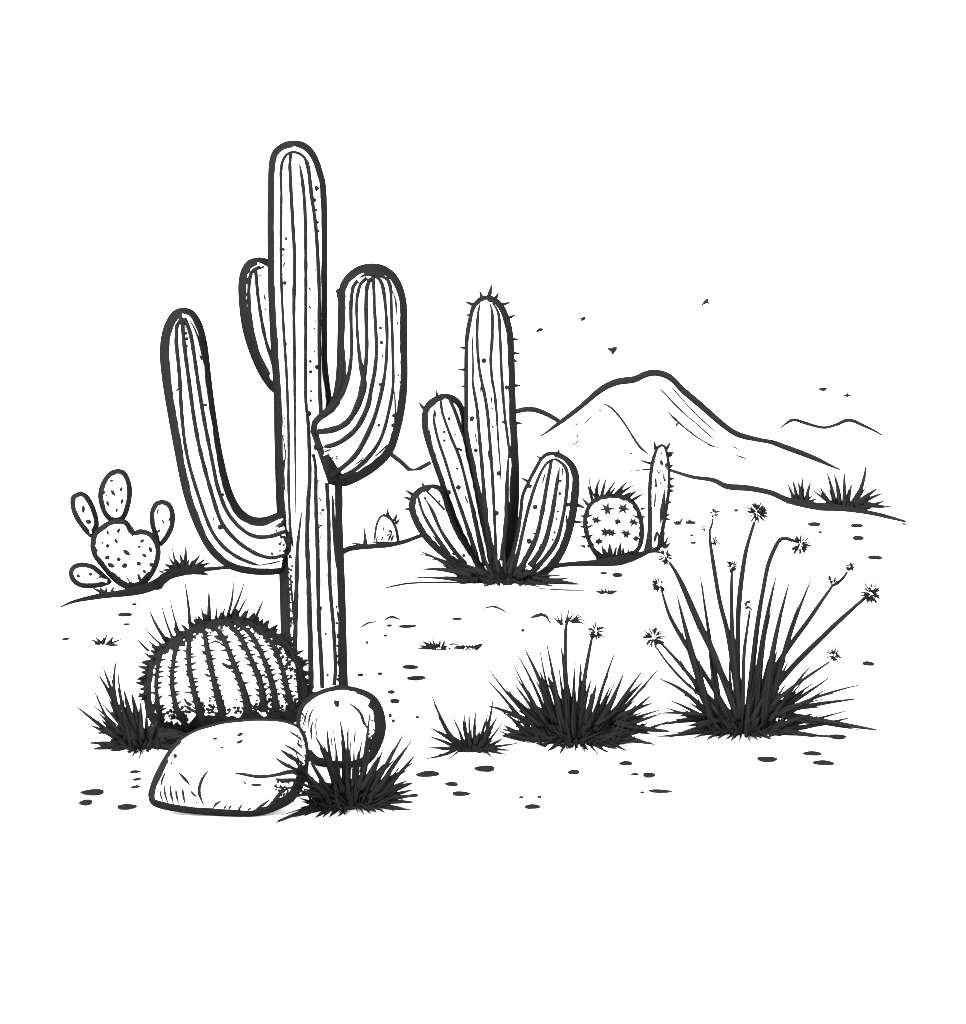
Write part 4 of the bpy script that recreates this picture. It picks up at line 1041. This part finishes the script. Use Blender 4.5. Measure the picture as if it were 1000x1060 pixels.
tuft("grass_tuft", "short dark grass strokes added as shading at the right foot of the prickly pear", "grass tuft", (157, 611),
     [(166, 594), (171, 596.5), (176, 596), (172, 602), (163, 597), (168, 606)], 3.6, GR, fill=4, fill_len=0.4, seed=41, Yb=GY(611), spread=0.05)  # base shading of the pear, built as dark grass blades
tuft("grass_tuft", "short dark grass strokes added as shading under the lowest left pad of the prickly pear", "grass tuft", (112, 616),
     [(96, 609, 1.2), (103, 607.5), (110, 606.5), (118, 607), (100, 612)], 3.4, GR, fill=4, fill_len=0.4, seed=42, Yb=GY(615), spread=0.05)  # more base shading under the pad, again put in as dark blades
# ------------------------------------------------------------------ pebbles, ripples
PB = "dark pebbles scattered on the sand"


def pebble(x, y, hw, hh, label):
    Y = GY(y)
    k = Y / F
    b = MB(M_PEB)
    hw, hh = hw + 0.4, hh * 1.1 + 0.5
    rx, rz = hw * k, max(0.0035, 0.3 * hh * k)
    full = hh * Y * Y / (EYE * F)
    ry = min(full * 0.85, rx * 1.1)
    rz = max(0.004, (hh - 0.7 * ry * EYE * F / (Y * Y)) * k)
    c = P(x, y, Y)
    n, rings = 16, 8
    p1, p2 = R.uniform(0, 6.28), R.uniform(0, 6.28)
    rows = []
    for i in range(rings + 1):
        ph = -1.2 + (math.pi / 2 + 1.2) * i / rings
        row = []
        for j in range(n):
            th = 2 * math.pi * j / n
            q = 1 + 0.10 * math.cos(2 * th + p1) + 0.07 * math.cos(3 * th + p2)
            row.append(len(b.v))
            b.v.append(Vector((c.x + rx * q * math.cos(ph) * math.cos(th), c.y + ry * q * math.cos(ph) * math.sin(th), rz * 0.8 + rz * math.sin(ph))))
        rows.append(row)
    for i in range(rings):
        for j in range(n):
            b.face((rows[i][j], rows[i][(j + 1) % n], rows[i + 1][(j + 1) % n], rows[i + 1][j]))
    b.face(list(reversed(rows[0])))
    return tag(b.build("pebble", loc=(c.x, c.y, 0)), label, "pebble", PB)


for q in (
        (443, 802, 12, 2.6, "long flat dark pebble right of the front grass tuft, upper one there"),
        (502, 796.5, 11.5, 2.6, "long flat dark pebble just below the small sparse grass tuft"),
        (467.6, 812.3, 7, 1.8, "small dark pebble in front of the sparse tuft, upper of two close together"),
        (477, 822.2, 10, 1.9, "thin dark pebble in front of the sparse tuft, lower of two close together"),
        (428, 824, 5, 1.4, "small dark pebble touching the right tips of the front grass tuft"),
        (551, 835.7, 7.5, 2.2, "dark pebble nearest the front in the middle of the sand, below two specks"),
        (539.5, 826, 2, 1.0, "dark speck of stone above left of the frontmost middle pebble"),
        (558.5, 825.5, 2.5, 0.9, "thin dark speck of stone above right of the frontmost middle pebble"),
        (594, 800.5, 6, 2.4, "roundish dark pebble alone below the middle of the smaller yucca"),
        (648, 790.7, 7, 1.8, "dark pebble right below the lowest right leaves of the smaller yucca"),
        (657, 802, 4, 1.0, "thin small dark pebble touching the left of a rounder pebble between the yuccas"),
        (671.6, 803.5, 6.6, 2.5, "rounder dark pebble in front of the gap between the two yuccas"),
        (683, 819.5, 12, 1.5, "long thin dark pebble lying lowest in front of the gap between the yuccas"),
        (665, 821, 2, 1.0, "dark speck of stone at the left end of the long thin pebble"),
        (794, 786.7, 11, 2.4, "long dark pebble in front of the larger yucca's middle"),
        (841, 780.6, 9, 2.0, "pointed dark pebble in front of the larger yucca's right side, upper of a pair"),
        (852.5, 790.4, 10, 2.4, "oval dark pebble in front of the larger yucca's right side, lower of a pair"),
        (867, 763.5, 9, 2.2, "dark pebble under the lowest right leaves of the larger yucca"),
        (96, 821, 13, 2.7, "longest dark pebble at the bottom left, above a smaller oval one"),
        (89, 832.2, 7, 3.0, "plump oval dark pebble at the bottom left under the longest pebble"),
        (131, 836, 11, 2.4, "dark lens-shaped pebble at lower left, nearest the big boulder's bottom corner"),
        (139.8, 799.3, 5, 1.3, "topmost of three thin pebbles stacked beside the big boulder's left edge"),
        (141.5, 807.3, 4, 1.2, "middle of three thin pebbles beside the big boulder's left edge"),
        (140.3, 815, 4.5, 1.2, "lowest of three thin pebbles beside the big boulder's left edge"),
        (373, 700, 2.7, 1.5, "tiny dark pebble just right of the saguaro's foot"),
        (393.5, 698.4, 2.5, 1.2, "tiny slanted dark pebble above the smaller boulder's right shoulder"),
        (424.6, 691.4, 8, 2.0, "flat dark pebble right of the saguaro's foot, upper of two large ones"),
        (431, 703, 9, 2.2, "flat dark pebble right of the saguaro's foot, lower of two large ones"),
        (405, 717.6, 4, 1.7, "small dark pebble right of the smaller boulder's top, above a rounder one"),
        (408.5, 727.4, 4.7, 2.4, "round dark pebble right of the smaller boulder, largest in its short column"),
        (404, 742.4, 1.7, 2.0, "tiny dark stone touching the smaller boulder's right bulge"),
        (407.3, 748, 1.4, 1.7, "tiniest dark stone beside the smaller boulder's right bulge, just above the grass"),
        (432, 743.6, 1.7, 1.3, "lone dark speck of stone between the smaller boulder and the sparse tuft"),
        (403, 648.7, 2.7, 1.2, "small dark pebble right of the saguaro trunk under a curved ripple"),
        (421.5, 649, 9, 1.5, "long flat dark pebble right of the saguaro trunk, beside two curved ripples"),
        (399, 659, 2, 1.1, "tiny dark pebble below the curved ripples right of the saguaro trunk"),
        (380, 666.5, 1.3, 1.3, "dark speck of stone closest to the saguaro trunk's right side"),
        (473, 641.4, 5.5, 1.1, "thin dark pebble above the low grass fringe on the open sand"),
        (541, 654, 1.6, 1.5, "tiny dark stone above the left leaves of the smaller yucca"),
        (129, 637.7, 6.5, 2.1, "dark pebble below the prickly pear, largest of three"),
        (139, 626.5, 2.5, 1.0, "tiny dark pebble directly below the prickly pear, topmost of three"),
        (131, 647, 3, 0.9, "thin faint pebble below the prickly pear, lowest of three"),
        (68, 662.3, 3.5, 1.1, "small dark pebble at the far left edge, left of the tiny grass sprig"),
        (625, 594, 4, 0.9, "thin dark pebble just below the round star-marked cactus"),
        (639, 597, 5.5, 2.1, "plump dark pebble just below the round star-marked cactus"),
        (843, 544.5, 5.6, 1.9, "dark pebble below the far dune's grass, left one of two in a row"),
        (886.7, 545.7, 6, 1.7, "dark pebble below the far dune's grass, right one of two in a row"),
        (888, 559, 5, 2.2, "dark pebble right of the bent flower stalk, under another pebble"),
        (906, 579, 6.5, 2.1, "dark pebble farthest right, above the yucca's big right flower head"),
        (849, 552, 1.4, 0.9, "dark speck of stone above right of the bent stalk's flower head"),
        (898.6, 688.5, 5.5, 2.3, "lone dark pebble at right, level with the yucca's low right flower head"),
        (762, 529.8, 2, 1.2, "dark speck of stone between the yucca's two tallest flower heads"),
        (716, 555.5, 1.5, 1.0, "tiny dark stone under the pair of tiny grass clumps, upper one"),
        (717.7, 563, 2.6, 1.0, "tiny dark pebble under the pair of tiny grass clumps, lower one")):
    pebble(*q)

for ln, wd in (([(372, 650.5), (380, 645.5), (391, 643.5)], 2.6), ([(398, 642), (405, 639), (415, 641.8)], 3.6), ([(499, 630.2), (510, 628.4), (518, 630.5), (526, 635)], 3.0),
               ([(395.7, 609.6), (420, 604.8), (450, 603.4), (477, 603.4)], 2.6), ([(555.6, 609), (580, 611), (607, 611.4)], 2.0), ([(464, 667.8), (470, 666.8), (474, 667.5)], 2.4)):
    b = MB(M_INK)
    b.stroke(ln, wd, m=0, z=0.004, flat=1.0, lift=0)
    c = P(ln[1][0], ln[1][1], GY(ln[1][1]))
    tag(b.build("sand_ripple", loc=(c.x, c.y, 0)), kind="structure")


# ------------------------------------------------------------------ far birds
def bird(x, y, Y, span, turn, flap, label):
    b = MB(M_INK)
    c = P(x, y, Y)
    k = Y / F
    s_ = span * k
    d = Vector((math.cos(turn), 0.3, math.sin(turn))).normalized()
    b.tube([c - d * s_ * 0.55, c - d * s_ * 0.25, c, c + d * s_ * 0.3, c + d * s_ * 0.5], [0.02 * s_, 0.16 * s_, 0.24 * s_, 0.18 * s_, 0.03 * s_], 0, 8, 1)
    side = d.cross(Vector((0, 0, 1))).normalized()
    for sg in (-1, 1):
        tip = c + side * (sg * s_ * 0.75) + Vector((0, 0, flap * s_)) - d * s_ * 0.3
        b.blade(c, tip, s_ * 0.5, 0, 0.05 * sg, 0.25)
    return tag(b.build("bird", loc=c), label, "bird", "tiny birds far off in the sky")


bird(559, 341.3, 150, 8.5, 0.2, -0.25, "tiny dark bird speck beside the tall stem of the column cactus")
bird(604, 330, 150, 8.0, 0.8, 0.25, "tiny dark bird speck high left of the mountain peak")
bird(635, 363, 130, 11, 1.2, 0.5, "largest dark bird speck, just above the mountain's left shoulder")
bird(731, 312, 160, 8, 1.0, -0.3, "topmost tiny dark bird speck, high right of the mountain peak")
bird(852.5, 403, 160, 9, 0.25, 0.1, "thin slanted bird speck above the far right hills, left of two")
bird(877, 409.4, 160, 6.5, 1.4, 0.2, "round little bird speck above the far right hills, right of two")
